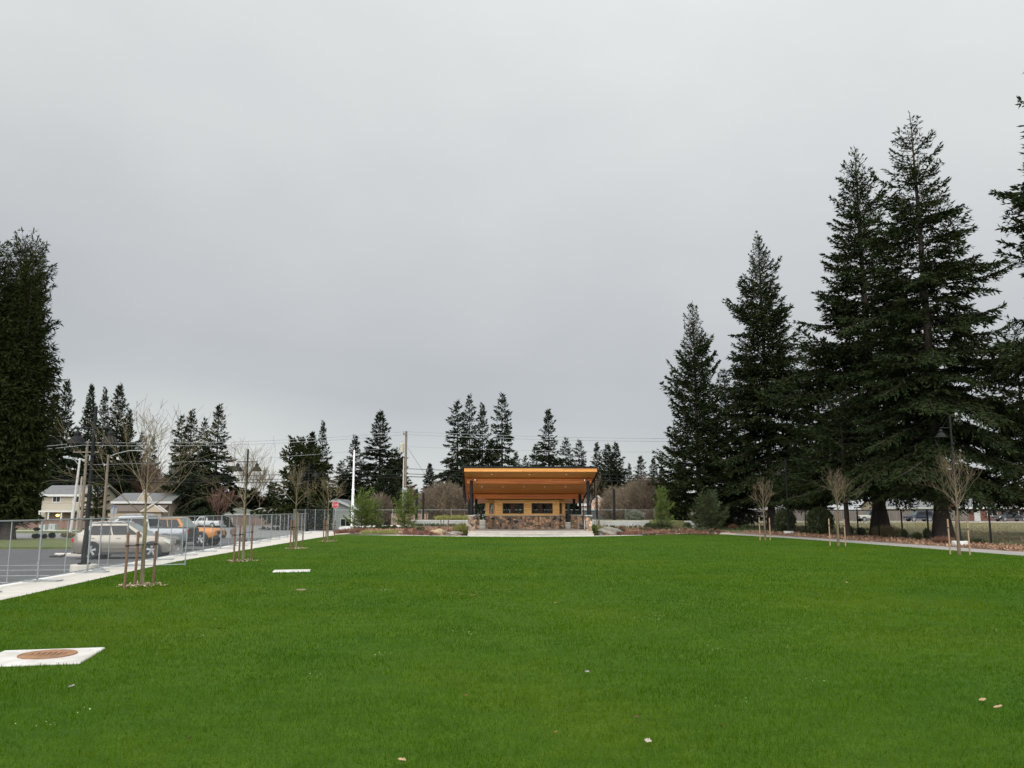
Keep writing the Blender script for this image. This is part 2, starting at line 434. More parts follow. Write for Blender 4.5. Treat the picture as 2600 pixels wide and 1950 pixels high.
def conifer(seed,h,Rmax,base=0.06,whorl=0.45,nb=(4,7),lat=0.28,spray=0.38,sw=0.30,droop=0.25,upturn=0.25,elev=(-0.12,0.75),
            shape=0.85,lean=0.0,thin=0.0,per=0.16,trunk=None,latlen=0.34,irreg=0.28,hang=0.35,inner=0.22,limb=True,dense=0,skirt=None,rag=.26,mincnt=4,fill=.10,belly=1.0):
    rng=np.random.default_rng(seed)
    segs=[];out=[]
    tr=trunk or h*0.016+0.05
    # trunk
    npt=14; ph=rng.uniform(0,6.28)
    tp=[]
    for i in range(npt+1):
        t=i/npt
        wob=0.012*h*math.sin(t*3+ph)*t*(1-t)
        tp.append(np.array([wob,wob*.6,h*t]))
    for i in range(npt):
        t0,t1=i/npt,(i+1)/npt
        fl=1.0+0.7*max(0,1-t0*16)
        segs.append((tp[i],tp[i+1],max(.012,tr*fl*(1-t0)**.9),max(.008,tr*(1-t1)**.9)))
    segs.insert(0,(np.array([0,0,-.35]),tp[0],tr*2.1,tr*1.7))
    z=h*base
    bulge=rng.uniform(.85,1.15,8)
    while z<h*0.985:
        t=(z-h*base)/(h*(1-base))
        Rz=Rmax*((1-t)**shape)*(0.82+0.18*min(1,t*9))*np.interp(t*7,np.arange(8),bulge)*np.interp(t,[0,.35],[belly,1.0])+0.05+.1*Rmax*.2*(1-t)
        n=rng.integers(nb[0],nb[1])+(dense if t<.55 else dense//2 if t<.78 else 0)
        if t>.93: n=max(3,n-2)
        a0=rng.uniform(0,6.28)
        for k in range(n):
            if rng.random()<thin: continue
            az=a0+2*PI*k/n+rng.normal(0,.25)
            L=Rz*rng.uniform(1-irreg*1.3,1+irreg*.7)
            L*=1+rag*math.sin(z*1.15+az*2.0+seed)*math.sin(z*.43+az+seed*.7)
            if rng.random()<.08: L*=1.18
            e=elev[0]+(elev[1]-elev[0])*(t**1.6)+rng.normal(0,.10)
            dr=droop*(1-t)**.8*rng.uniform(.6,1.4); upn=upturn*rng.uniform(.5,1.3)
            hd=np.array([math.cos(az),math.sin(az),0.0]); sd=np.array([-hd[1],hd[0],0.0])
            z0=z+rng.normal(0,whorl*.3)
            ti=min(npt-1e-6,max(0,z0/h*npt)); i0=int(ti); ctr=tp[i0]+(tp[i0+1]-tp[i0])*(ti-i0)
            curl=rng.normal(0,.12)
            def axis(s):
                s=np.asarray(s)
                r=L*s*(1-.12*s); zz=L*(e*s-dr*s*s*1.5+upn*s**3.2)
                return ctr+hd*r[:,None]+sd*(curl*L*s*s)[:,None]+np.array([0,0,1.0])*zz[:,None]
            # limb
            if limb and L>.5:
                ss=np.linspace(0,.97,5); A=axis(ss); br=max(.008,.012+L*.0085)
                for q in range(4): segs.append((A[q],A[q+1],br*(1-ss[q]*.85),br*(1-ss[q+1]*.85)))
            # laterals
            m=max(3,int(L/lat))
            s=np.concatenate([np.linspace(inner,1.0,m)]*2)+rng.normal(0,.02,2*m)
            s=np.clip(s,.05,1.0)
            side=np.concatenate([np.ones(m),-np.ones(m)])
            B=axis(s); T=_norm(axis(np.clip(s+.03,0,1.05))-axis(s-.03))
            ll=(latlen*L*np.clip(1.06-s,0,1)**.8*np.clip(s*3.2,.25,1)+.16)*rng.uniform(.6,1.25,2*m)
            ld=_norm(T*rng.uniform(.5,1.0,(2*m,1))+sd*side[:,None]*rng.uniform(.55,1.0,(2*m,1))+np.array([0,0,-1.0])*rng.uniform(.0,hang,(2*m,1)))
            cnt=np.maximum(mincnt,(ll/per).astype(int))
            idx=np.repeat(np.arange(2*m),cnt)
            q=rng.uniform(0.02,1.0,idx.size)
            sb=B[idx]+ld[idx]*(ll[idx]*q)[:,None]
            sb[:,2]-=hang*.35*ll[idx]*q*q
            dd=_norm(ld[idx]+rng.normal(0,.42,(idx.size,3))+T[idx]*.25+np.array([0,0,-1.0])*rng.uniform(-.15,hang,(idx.size,1)))
            sl=spray*rng.uniform(.6,1.25,idx.size)*min(1,.28+L*.30)
            out.append(sprays_on(sb,dd,sl,sl*sw*rng.uniform(.7,1.3,idx.size),rng))
            # needles along the limb itself
            if fill:
                nf=max(4,int(L/fill)); sf=rng.uniform(.12,1.0,nf); FB=axis(sf); FT=_norm(axis(np.clip(sf+.03,0,1.05))-axis(sf-.03))
                fd=_norm(FT*.8+sd*rng.uniform(-.9,.9,(nf,1))+rng.normal(0,.25,(nf,3))); fl_=spray*rng.uniform(.5,1.0,nf)*min(1,.30+L*.30)
                out.append(sprays_on(FB,fd,fl_,fl_*sw*1.15,rng))
            # tip
            tb=axis(np.array([.9,.96,1.0])); td=_norm(T[[m-1]*3]+rng.normal(0,.2,(3,3)))
            out.append(sprays_on(tb,td,np.full(3,spray*.9),np.full(3,spray*sw*.8),rng))
        z+=whorl*(0.80+0.48*(1-t))*rng.uniform(.7,1.3)
    # leader
    lb=np.array([[0,0,h*.985+i*.02*0] for i in range(5)])+tp[-1]*[1,1,0]; lbz=np.linspace(h*.95,h*.995,5); lb[:,2]=lbz
    ld=_norm(rng.normal(0,.35,(5,3))+np.array([0,0,1.0]))
    out.append(sprays_on(lb,ld,np.full(5,spray*1.1),np.full(5,spray*sw*.6),rng))
    V=np.concatenate(out)
    if skirt:
        rad=np.hypot(V[:,:,0].mean(1),V[:,:,1].mean(1)); an=np.arctan2(V[:,:,1].mean(1),V[:,:,0].mean(1))
        lim=skirt+.45*np.sin(an*3+seed)*np.clip(rad/3,0,1)+rng.normal(0,.22,len(rad))
        V=V[V[:,:,2].min(1)>lim]
        segs=[s for s in segs if s[2]>tr*.35 or min(s[0][2],s[1][2])>skirt]
    return segs,V

def conifer_thing(name,label,cat,loc,seed,fol,group=None,rz=0,bark=None,**kw):
    segs,V=conifer(seed,**kw)
    o=thing(name,label,cat,loc,rz,group)
    link_mesh('trunk',seg_mesh('trunk',segs,6),bark or BARK,o)
    link_mesh('crown',arr_mesh('crown',V,4),fol,o)
    return o

def bare_segs(seed,h,trunk_h,spread,r0,levels=4,kids=(3,5),vase=0.55,twig=0.006,wob=.12,ratio=.68,up=.25,limbs=9,hfac=.90):
    rng=np.random.default_rng(seed)
    segs=[]
    def grow(p,d,L,r,lv):
        n=3 if lv>0 else 2
        q=p; rr=r
        pts=[p]
        for i in range(n):
            d=_norm(d+rng.normal(0,wob,3)+np.array([0,0,up*.3]))
            q2=q+d*L/n
            r2=max(twig,rr*(.80 if lv>0 else .62))
            segs.append((q,q2,rr,r2)); q=q2; rr=r2; pts.append(q)
        if lv<=0: return
        k=rng.integers(kids[0],kids[1]+1)
        for j in range(k):
            f=rng.uniform(.3,1.0)*n; i=min(n-1,int(f)); b=pts[i]+(pts[i+1]-pts[i])*(f-i)
            pr=_norm(np.cross(d,rng.normal(0,1,3)))
            dd=_norm(d*rng.uniform(.75,1.1)+pr*rng.uniform(.35,.75)+np.array([0,0,up]))
            grow(b,dd,L*ratio*rng.uniform(.7,1.15),max(twig,rr*.62),lv-1)
        grow(q,d,L*ratio,max(twig,rr*.75),lv-1)
    # trunk and leader
    p=np.zeros(3); d=np.array([0,0,1.0]); rr=r0
    n=4
    segs.append((np.array([0,0,-.15]),p,r0*1.35,r0*1.15))
    for i in range(n):
        q=p+np.array([rng.normal(0,.012*trunk_h),rng.normal(0,.012*trunk_h),trunk_h/n]); segs.append((p,q,rr*(1.12 if i==0 else 1),rr*.94)); p=q; rr*=.94
    top=(h-trunk_h)*hfac
    m=limbs
    lead=p.copy()
    for j in range(m):
        f=j/m
        az=j*2.4+rng.uniform(-.4,.4)
        b=p+np.array([0,0,top*.72*f])
        out=vase*1.5*(1-f*.6)
        dd=_norm(np.array([math.cos(az)*out,math.sin(az)*out,1.0-out*.35]))
        Lm=spread*rng.uniform(.75,1.1)*(1-f*.55)
        grow(b,dd,Lm,max(twig,rr*.5*(1-f*.5)),levels-1)
    segs.append((p,p+np.array([0,0,top*.40]),rr*.9,rr*.6)); segs.append((p+np.array([0,0,top*.40]),p+np.array([0,0,top*.75]),rr*.6,rr*.32))
    grow(p+np.array([0,0,top*.75]),np.array([0,0,1.0]),top*.25,rr*.32,max(1,levels-2))
    return segs

def bare_mesh(seed,nside=4,**kw):
    return seg_mesh('branches',bare_segs(seed,**kw),nside)

def dome_brush(seed,h,rx,ry,n,twig,mat_len=(.8,1.8),trunk=.16):
    """broad leafless crown: several limbs and a mass of fine twigs through the dome"""
    rng=np.random.default_rng(seed)
    segs=[]
    for k in range(9):
        az=k*2*PI/9+rng.uniform(-.3,.3); o=rng.uniform(.3,.9)
        p=np.array([rng.normal(0,.08*rx),rng.normal(0,.08*rx),0.0]); rr=trunk*rng.uniform(.4,.8)
        tgt=np.array([math.cos(az)*rx*o,math.sin(az)*ry*o,h*rng.uniform(.7,.98)])
        for i in range(6):
            t=(i+1)/6
            q=np.array([tgt[0]*t**1.2,tgt[1]*t**1.2,tgt[2]*t**.8])+rng.normal(0,.05*h,3)*(t<1)*.5
            segs.append((p,q,rr,rr*.75)); p=q; rr*=.75
    u=rng.normal(0,1,(n,3)); u=_norm(u); u[:,2]=np.abs(u[:,2])*1.0
    rad=rng.uniform(.35,1.0,n)**.5
    c=u*rad[:,None]*np.array([rx,ry,h*.62]); c[:,2]+=h*.34*rng.uniform(.75,1.02,n)
    c[:,2]=np.maximum(c[:,2],h*.06)
    d=_norm(u*np.array([1,1,.8])+np.array([0,0,.55])+rng.normal(0,.4,(n,3)))
    L=rng.uniform(mat_len[0],mat_len[1],n)*h*.13
    for i in range(n):
        a=c[i]-d[i]*L[i]; m=c[i]+rng.normal(0,.12,3)*L[i]
        segs.append((a,m,twig*1.3,twig)); segs.append((m,c[i]+_norm(d[i]+rng.normal(0,.35,3))*L[i]*.7,twig,twig*.55))
    return segs

def tuft(rng,n,rx,ry,h,l,w,up=.6,z0=0.0,solid=False):
    """leafy clump filling an ellipsoid"""
    u=_norm(rng.normal(0,1,(n,3)))
    r=rng.uniform(.25,1.0,n)**.4
    c=u*r[:,None]*np.array([rx,ry,h*.5]); c[:,2]+=h*.5+z0
    d=_norm(u+np.array([0,0,up])+rng.normal(0,.45,(n,3)))
    ll=l*rng.uniform(.6,1.3,n)
    return sprays_on(c-d*(ll*.5)[:,None],d,ll,ll*w*rng.uniform(.7,1.3,n),rng)

def shrub(name,label,cat,loc,seed,fol,n,rx,ry,h,l,w,group=None,up=.6,stems=TWIG,stemr=.012,stem_n=7):
    rng=np.random.default_rng(seed)
    o=thing(name,label,cat,loc,0,group)
    link_mesh('foliage',arr_mesh('foliage',tuft(rng,n,rx,ry,h,l,w,up),4),fol,o)
    segs=[]
    for k in range(stem_n):
        a=rng.uniform(0,6.28); q=rng.uniform(.2,.8)
        segs.append((np.array([0,0,-.05]),np.array([math.cos(a)*rx*q*.5,math.sin(a)*ry*q*.5,h*.45]),stemr,stemr*.8))
        segs.append((np.array([math.cos(a)*rx*q*.5,math.sin(a)*ry*q*.5,h*.45]),np.array([math.cos(a)*rx*q,math.sin(a)*ry*q,h*.85]),stemr*.8,stemr*.4))
    link_mesh('stems',seg_mesh('stems',segs,4),stems,o)
    return o
# ------------------------------------------------------------------ camera, world, sun
cd=bpy.data.cameras.new('camera'); cam=bpy.data.objects.new('camera',cd); col.objects.link(cam)
cd.sensor_width=36.0; cd.lens=36.0*F/2600.0; cd.clip_start=.1; cd.clip_end=5000
cam.location=(0,0,CAMH); cam.rotation_euler=(PI/2+PITCH,0,0); sc.camera=cam
sc.view_settings.view_transform='Standard'; sc.view_settings.look='None'; sc.view_settings.exposure=EXPO; sc.view_settings.gamma=1

SUN_EL,SUN_AZ=R(27),R(190)   # azimuth measured clockwise from +Y
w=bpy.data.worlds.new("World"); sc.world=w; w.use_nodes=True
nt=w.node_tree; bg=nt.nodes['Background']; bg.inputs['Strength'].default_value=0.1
sky=ND(nt,'ShaderNodeTexSky'); sky.sky_type='NISHITA'; sky.sun_disc=False; sky.sun_elevation=SUN_EL; sky.sun_rotation=SUN_AZ
tc=ND(nt,'ShaderNodeTexCoord'); sx=ND(nt,'ShaderNodeSeparateXYZ'); nt.links.new(tc.outputs['Generated'],sx.inputs[0])
# overcast deck: soft cloud noise over a vertical luminance profile
mp=ND(nt,'ShaderNodeMapping'); mp.inputs['Scale'].default_value=(1.1,1.1,1.9); mp.inputs['Rotation'].default_value=(0,.22,0)
nt.links.new(tc.outputs['Generated'],mp.inputs['Vector'])
nz=ND(nt,'ShaderNodeTexNoise'); nz.inputs['Scale'].default_value=1.7; nz.inputs['Detail'].default_value=5; nz.inputs['Roughness'].default_value=.45; nz.inputs['Distortion'].default_value=.5
nt.links.new(mp.outputs['Vector'],nz.inputs['Vector'])
ad=ND(nt,'ShaderNodeMath',operation='MULTIPLY_ADD'); ad.inputs[1].default_value=.10; nt.links.new(nz.outputs['Fac'],ad.inputs[0])
zs=ND(nt,'ShaderNodeMath',operation='SUBTRACT'); nt.links.new(sx.outputs['Z'],zs.inputs[0]); zs.inputs[1].default_value=.05
nt.links.new(zs.outputs[0],ad.inputs[2])
xr=ND(nt,'ShaderNodeMath',operation='MULTIPLY_ADD'); xr.inputs[1].default_value=.13; nt.links.new(sx.outputs['X'],xr.inputs[0]); nt.links.new(ad.outputs[0],xr.inputs[2])
cl=ramp(nt,xr.outputs[0],[(0.0,(5.3,5.5,5.45)),(.05,(4.75,4.98,5.0)),(.11,(4.0,4.22,4.36)),(.17,(3.98,4.15,4.30)),(.28,(4.55,4.70,4.78)),(.42,(5.4,5.58,5.60)),(.58,(6.1,6.30,6.27)),(.75,(9.0,9.1,9.1)),(1.0,(12.0,12.1,12.1))])
n2=ND(nt,'ShaderNodeTexNoise'); n2.inputs['Scale'].default_value=2.6; n2.inputs['Detail'].default_value=6; n2.inputs['Roughness'].default_value=.5
nt.links.new(mp.outputs['Vector'],n2.inputs['Vector'])
md=ND(nt,'ShaderNodeMix',data_type='RGBA',blend_type='MULTIPLY'); md.inputs['Factor'].default_value=1
nt.links.new(cl,md.inputs['A']); nt.links.new(ramp(nt,n2.outputs['Fac'],[(.3,(.935,.94,.955)),(.7,(1.06,1.05,1.04))]),md.inputs['B'])
mx=ND(nt,'ShaderNodeMix',data_type='RGBA'); mx.inputs['Factor'].default_value=.96
nt.links.new(sky.outputs['Color'],mx.inputs['A']); nt.links.new(md.outputs['Result'],mx.inputs['B'])
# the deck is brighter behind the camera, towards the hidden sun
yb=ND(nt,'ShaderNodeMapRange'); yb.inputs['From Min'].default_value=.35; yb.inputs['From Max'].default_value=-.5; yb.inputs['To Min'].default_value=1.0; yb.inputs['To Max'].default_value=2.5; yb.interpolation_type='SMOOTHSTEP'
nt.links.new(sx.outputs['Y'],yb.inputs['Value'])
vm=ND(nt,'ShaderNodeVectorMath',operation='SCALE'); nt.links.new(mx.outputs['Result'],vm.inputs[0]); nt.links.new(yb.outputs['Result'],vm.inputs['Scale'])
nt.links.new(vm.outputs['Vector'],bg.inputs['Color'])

sd=bpy.data.lights.new('sun','SUN'); sd.energy=1.5; sd.angle=R(45); sd.color=(1,.97,.93)
so=bpy.data.objects.new('sun',sd); col.objects.link(so); so.location=(0,-20,60)
sv=Vector((math.sin(SUN_AZ)*math.cos(SUN_EL),math.cos(SUN_AZ)*math.cos(SUN_EL),math.sin(SUN_EL)))
so.rotation_euler=(-sv).to_track_quat('-Z','Y').to_euler()

# ------------------------------------------------------------------ ground sheets
def sheet(name,rings,mats,zf,skirt=.35,kind='structure'):
    """rings: list of polylines (same length) across; draped to zf(x,y); outer rim carries a skirt"""
    nr=len(rings); nc=len(rings[0])
    vs=[];fs=[]
    for r_ in rings:
        for (x,y) in r_: vs.append((x,y,zf(x,y)))
    for i in range(nr-1):
        for j in range(nc-1):
            fs.append((i*nc+j,i*nc+j+1,(i+1)*nc+j+1,(i+1)*nc+j))
    if skirt:
        per=[j for j in range(nc)]+[i*nc+nc-1 for i in range(1,nr)]+[(nr-1)*nc+j for j in range(nc-2,-1,-1)]+[i*nc for i in range(nr-2,0,-1)]
        b=len(vs)
        for k in per: x,y,z=vs[k]; vs.append((x,y,z-skirt))
        n=len(per)
        for a in range(n):
            c=(a+1)%n; fs.append((per[a],per[c],b+c,b+a))
    me=bpy.data.meshes.new(name); me.from_pydata(vs,[],fs)
    bm=bmesh.new(); bm.from_mesh(me); bmesh.ops.recalc_face_normals(bm,faces=bm.faces)
    if sum(f.normal.z*f.calc_area() for f in bm.faces)<0: bmesh.ops.reverse_faces(bm,faces=bm.faces)
    bm.to_mesh(me); bm.free()
    o=link_mesh(name,me,mats); o['kind']=kind
    return o
def rect(x0,x1,y0,y1,nx,ny):
    return [[(x0+(x1-x0)*i/nx,y0+(y1-y0)*j/ny) for i in range(nx+1)] for j in range(ny+1)]
def lerp(a,b,t): return a+(b-a)*t
def interp(pts,t):
    for (a,b) in zip(pts[:-1],pts[1:]):
        if t<=b[0]: return lerp(a[1],b[1],(t-a[0])/(b[0]-a[0]))
    return pts[-1][1]

DIRT=mat('rough_grass_ground',(.085,.095,.035),(.15,.135,.06),rough=.95,scale=.35,bump=.5,bscale=9)
gx=[-900,-500,-300,-200]+list(range(-150,151,10))+[200,300,500,900]
gy=[-200,-60,-20,0,10,20,30,40,50,60,70,80,90,100,110,120,130,140,150,165,180,200,230,260,320,420,600,1000]
sheet('ground',[[(x,y) for x in gx] for y in gy],DIRT,lambda x,y: G(x,y)-.10-.12*(1-sstep(40,60,y)),skirt=0)

# lawn -------------------------------------------------------------
LEFT=[(-14,-9.2),(18.2,-11.4),(33,-13.3),(58.6,-14.3),(64.5,-14.4),(72,-14.6)]
def lawn_left(y): return interp([(-20,-9.0),(0,-10.1)]+LEFT[1:],y)
RIGHT=[(-20,25.5),(10,24.2),(36.5,22.9),(45.7,22.0),(60,20.3),(68,18.6),(76,16.6)]
def lawn_right(y): return interp(RIGHT,y)
FR=[(u,v) for u,v in [(855,1357.5),(960,1358.5),(1060,1360.3),(1180,1362),(1347,1363),(1500,1362),(1600,1360),(1690,1357),(1750,1354.6),(1800,1353)]]
FRONT=[tuple(P(u,v)[:2]) for u,v in FR]
def lawn_front(x): return interp([(p[0],p[1]) for p in FRONT],x) if x>FRONT[0][0] else FRONT[0][1]
rows=[]
for j in range(41):
    t=j/40
    row=[]
    for i in range(31):
        s=i/30
        # front edge x along the far curve
        xf=lerp(FRONT[0][0],FRONT[-1][0],s); yf=lawn_front(xf)
        y=lerp(-14,yf,t)
        xl,xr_=lawn_left(y),lawn_right(y)
        x=lerp(xl,xr_,s)
        if t>.9: x=lerp(x,xf,(t-.9)/.1)
        row.append((x,y))
    rows.append(row)
def m_lawn():
    m=bpy.data.materials.new('lawn_turf'); m.use_nodes=True
    nt=m.node_tree; b=nt.nodes['Principled BSDF']; b.inputs['Roughness'].default_value=.9; b.inputs['Specular IOR Level'].default_value=.1
    tc=ND(nt,'ShaderNodeTexCoord')
    def nse(s,d,st=None,r=.6):
        n=ND(nt,'ShaderNodeTexNoise'); n.inputs['Scale'].default_value=s; n.inputs['Detail'].default_value=d; n.inputs['Roughness'].default_value=r
        if st:
            q=ND(nt,'ShaderNodeMapping'); q.inputs['Scale'].default_value=st; nt.links.new(tc.outputs['Object'],q.inputs['Vector']); nt.links.new(q.outputs['Vector'],n.inputs['Vector'])
        else: nt.links.new(tc.outputs['Object'],n.inputs['Vector'])
        return n.outputs['Fac']
    fine=nse(38,5,None,.75); mid=nse(2.2,4,(1,1.6,1)); big=nse(.22,3,(1,.8,1))
    c=ramp(nt,fine,[(.3,(.015,.044,.002)),(.5,(.038,.087,.004)),(.72,(.072,.135,.006))])
    def mul(a,f,lo,hi):
        q=ND(nt,'ShaderNodeMix',data_type='RGBA',blend_type='MULTIPLY'); q.inputs['Factor'].default_value=1
        nt.links.new(a,q.inputs['A']); nt.links.new(ramp(nt,f,[(.32,lo),(.68,hi)]),q.inputs['B']); return q.outputs['Result']
    c=mul(c,mid,(.78,.84,.85),(1.22,1.12,1.0)); c=mul(c,big,(.80,.90,.95),(1.26,1.08,1.0))
    nt.links.new(c,b.inputs['Base Color'])
    bp=ND(nt,'ShaderNodeBump'); bp.inputs['Strength'].default_value=.7; bp.inputs['Distance'].default_value=.03
    nt.links.new(fine,bp.inputs['Height']); nt.links.new(bp.outputs['Normal'],b.inputs['Normal'])
    return m
LAWN=m_lawn()
sheet('lawn',rows,LAWN,lambda x,y:0.0,skirt=.4)

# left footpath, kerb, parking lot ---------------------------------
def kerb_x(y): return -13.62-.0966*(y-23.8)
ys=[-14+ (80+14)*j/47 for j in range(48)]
sheet('footpath',[[(kerb_x(y),y),(lerp(kerb_x(y),lawn_left(min(y,72)),.5),y),(lawn_left(min(y,72))-.01,y)] for y in ys],CONC,lambda x,y:.004,skirt=.4)
sheet('kerb',[[(kerb_x(y)-.32,y),(kerb_x(y)-.004,y)] for y in ys],CONCW,lambda x,y:.008,skirt=.4)
sheet('parking_lot',[[(lerp(-75,kerb_x(y)-.32,i/14),y) for i in range(15)] for y in [-14+61*j/20 for j in range(21)]],ASPH,lambda x,y:-.15,skirt=.05)
sheet('parking_lot_aisle',[[(lerp(-21.5-.1*(y-47),kerb_x(y)-.32,i/6),y) for i in range(7)] for y in [47.0+(66-47)*j/8 for j in range(9)]],ASPH,lambda x,y:-.15,skirt=.05)
VERGE=mat('verge_grass',(.055,.082,.020),(.105,.115,.034),rough=.95,scale=1.2,bump=.6,bscale=25)
sheet('verge',[[(lerp(-90,-22-.1*(y-47),i/16),y) for i in range(17)] for y in [47.4+(63.5-47.4)*j/8 for j in range(9)]],VERGE,lambda x,y:G(x,y)+.10,skirt=.3)
sheet('street',[[(lerp(-170,-17,i/26),y) for i in range(27)] for y in [66+(86-66)*j/6 for j in range(7)]],ROADM,lambda x,y:G(x,y)+.01,skirt=.05)
sheet('side_street',[[(lerp(-47-.10*(y-86),-20-.06*(y-86),i/8),y) for i in range(9)] for y in [86.02+(170-86)*j/16 for j in range(17)]],ROADM,lambda x,y:G(x,y)+.012,skirt=.05)
sheet('far_footpath',[[(lerp(-170,-48.5,i/20),y) for i in range(21)] for y in (97,98.2,99.4)],CONC,lambda x,y:G(x,y)+.05,skirt=.2)
sheet('far_verge',[[(lerp(-170,-48,i/20),y) for i in range(21)] for y in (86.3,90,94,97)],VERGE,lambda x,y:G(x,y)+.03,skirt=.2)
# painted stall lines
ln=MB()
def stall(y0,x0=-13.9,L=5.4):
    kx=kerb_x(y0)-.45
    a=R(5.5); dx,dy=-math.cos(a)*L,-math.sin(a)*L
    nx,ny=-math.sin(a)*.05,math.cos(a)*.05
    ln.add([(kx-nx,y0-ny,-.146),(kx+nx,y0+ny,-.146),(kx+dx+nx,y0+dy+ny,-.146),(kx+dx-nx,y0+dy-ny,-.146)],[(0,1,2,3)])
for y0 in (14.6,17.3,20.0,22.7,25.4,28.1,30.8,33.5,39.6,42.4,45.2,48,50.8,53.6,56.4,59.2): stall(y0)
for y0 in (26.6,):
    pass
o=ln.build('parking_lines',PAINTW); o['kind']='structure'

# front paving strip, planting beds ---------------------------------
def off(x): return lawn_front(x)
xs=[FRONT[0][0]+(FRONT[-1][0]+2-FRONT[0][0])*i/40 for i in range(41)]
def strip_w(x): return 1.5 if -3.9<x<7.4 else 1.15
sheet('paving_strip',[[(x,off(x)+.004+strip_w(x)*k) for x in xs] for k in (0,.5,1)],CONCW,lambda x,y:.005,skirt=.4)
MULCH=mat('bark_mulch',(.13,.075,.05),(.23,.14,.095),rough=.95,scale=5,bump=1.0,bscale=25)
def bed_z(x,y): return .02+(.42*sstep(65,80.5,y)+.03*math.sin(x*1.7)*math.sin(y*1.1))*(1-sstep(15.0,19.5,x))*sstep(-15.2,-13.0,x)
sheet('planting_bed',[[(x,lerp(off(x)+1.155,80.6,j/14)) for x in [lerp(-15.2,-4.05,i/18) for i in range(19)]] for j in range(15)],MULCH,bed_z,skirt=.5)
sheet('planting_bed_right',[[(x,lerp(off(min(x,19))+1.155,80.6,j/14)) for x in [lerp(7.45,20.5,i/20) for i in range(21)]] for j in range(15)],MULCH,bed_z,skirt=.5)
GRAVEL=mat('pale_gravel',(.48,.41,.33),(.36,.30,.24),rough=.95,scale=9,bump=.6,bscale=40)
gp=[(lerp(-15,-4.6,i/24),68.6+3.2*(i/24)**1.2+.35*math.sin(i*.5)) for i in range(25)]
sheet('gravel_path',[[(x,y+k) for x,y in gp] for k in (0,.45,.9)],GRAVEL,lambda x,y:bed_z(x,y)+.035,skirt=.06)
gp2=[(lerp(8.4,18.8,i/24),70.6-1.2*(i/24)+.3*math.sin(i*.6)) for i in range(25)]
sheet('gravel_path_right',[[(x,y+k) for x,y in gp2] for k in (0,.5,1.0)],GRAVEL,lambda x,y:bed_z(x,y)+.035,skirt=.06)
sheet('plaza',rect(-16.8,-9.8,80.7,91,4,4),CONCW,lambda x,y:.40,skirt=.6)
sheet('terrace',rect(-9.75,-3.2,80.95,91.5,6,4),DIRT,lambda x,y:1.0,skirt=1.2)
sheet('terrace_right',rect(6.2,16.8,80.95,91.5,6,4),DIRT,lambda x,y:1.0,skirt=1.2)

# right path, mulch, field, street -----------------------------------
PATHR=mat('grey_path',(.27,.26,.24),(.21,.20,.185),rough=.9,scale=1.3,bump=.15,bscale=40)
ysr=[-14+(78.0+14)*j/40 for j in range(41)]
def rp(y): return lawn_right(y)+2.3
sheet('footpath_right',[[(lawn_right(y)+.004,y),(lerp(lawn_right(y),rp(y),.5),y),(rp(y),y)] for y in ysr],PATHR,lambda x,y:.004,skirt=.4)
def fence_x(y): return 27.9-.072*(y-45)
sheet('mulch_strip',[[(lerp(rp(y)+.004,fence_x(y)+1.2,i/3),y) for i in range(4)] for y in ysr],MULCH,lambda x,y:.01+.05*math.sin(y*.9+x),skirt=.4)
sheet('rough_margin',rect(20.6,26.5,78.1,92,4,5),DIRT,lambda x,y:.03,skirt=.3)
FIELD=mat('dry_field_grass',(.19,.155,.075),(.09,.10,.038),rough=.95,scale=.16,detail=8,bump=.5,bscale=8,stretch=(.5,1.2,1))
sheet('dry_field',[[(lerp(fence_x(min(y,92))+1.2,110,i/20),y) for i in range(21)] for y in [-14+(139+14)*j/30 for j in range(31)]],FIELD,lambda x,y:.0+.06*math.sin(x*.3)*math.sin(y*.2),skirt=.4)
sheet('kerb_right',rect(22,150,139.2,140.6,10,1),CONC,lambda x,y:.14,skirt=.3)
sheet('street_right',rect(22,150,140.62,152,10,3),ROADM,lambda x,y:.10,skirt=.2)
# ------------------------------------------------------------------ pavilion
CEDAR=m_planks('cedar_fascia',(.48,.17,.028),(.59,.235,.045),(.68,.32,.08),.13)
CEDARR=m_planks('red_cedar_beam',(.36,.082,.012),(.54,.145,.022),(.66,.23,.042),.09,knots=False)
SOFF=m_planks('cedar_soffit',(.43,.155,.028),(.52,.20,.038),(.60,.255,.055),.10,axis='y',knots=False)
WALLW=m_planks('knotty_wood_wall',(.60,.29,.07),(.76,.40,.115),(.84,.50,.175),.14)
BROWNP=mat('brown_post_wood',(.085,.04,.025),(.13,.065,.04),rough=.7,scale=5)
CORTEN=mat('dark_window_frame',(.035,.026,.022),(.05,.035,.028),rough=.5,scale=6)
LAMPG=bpy.data.materials.new('lamp_glow'); LAMPG.use_nodes=True
_b=LAMPG.node_tree.nodes['Principled BSDF']; _b.inputs['Emission Color'].default_value=(1,.9,.75,1); _b.inputs['Emission Strength'].default_value=.55; _b.inputs['Base Color'].default_value=(.8,.8,.8,1)

pv=thing('pavilion','open timber park pavilion with slanting cedar roof over a stone and wood stage hut','pavilion',(1.5,65.8,0),R(2.0))
def sof(v): return 5.08-.207*v
# stage and steps
def stagebox(x0,x1,y0,y1,z0,z1,name):
    m=MB(); m.bev(x0,y0,z0,x1,y1,z1,.015); return m.build(name,CONC_ST,pv)
CONC_ST=mat('stage_concrete',(.46,.43,.38),(.36,.335,.30),rough=.85,scale=1.4,bump=.12,bscale=40,stretch=(1,1,3))
stagebox(-5.0,5.0,.03,.46,-.3,.135,'step')
stagebox(-5.02,5.02,0.0,.455,.136,.175,'step_tread')
stagebox(-4.96,4.96,.462,12.2,-.3,.305,'stage_floor')
stagebox(-4.99,4.99,.43,12.2,.306,.35,'stage_tread')
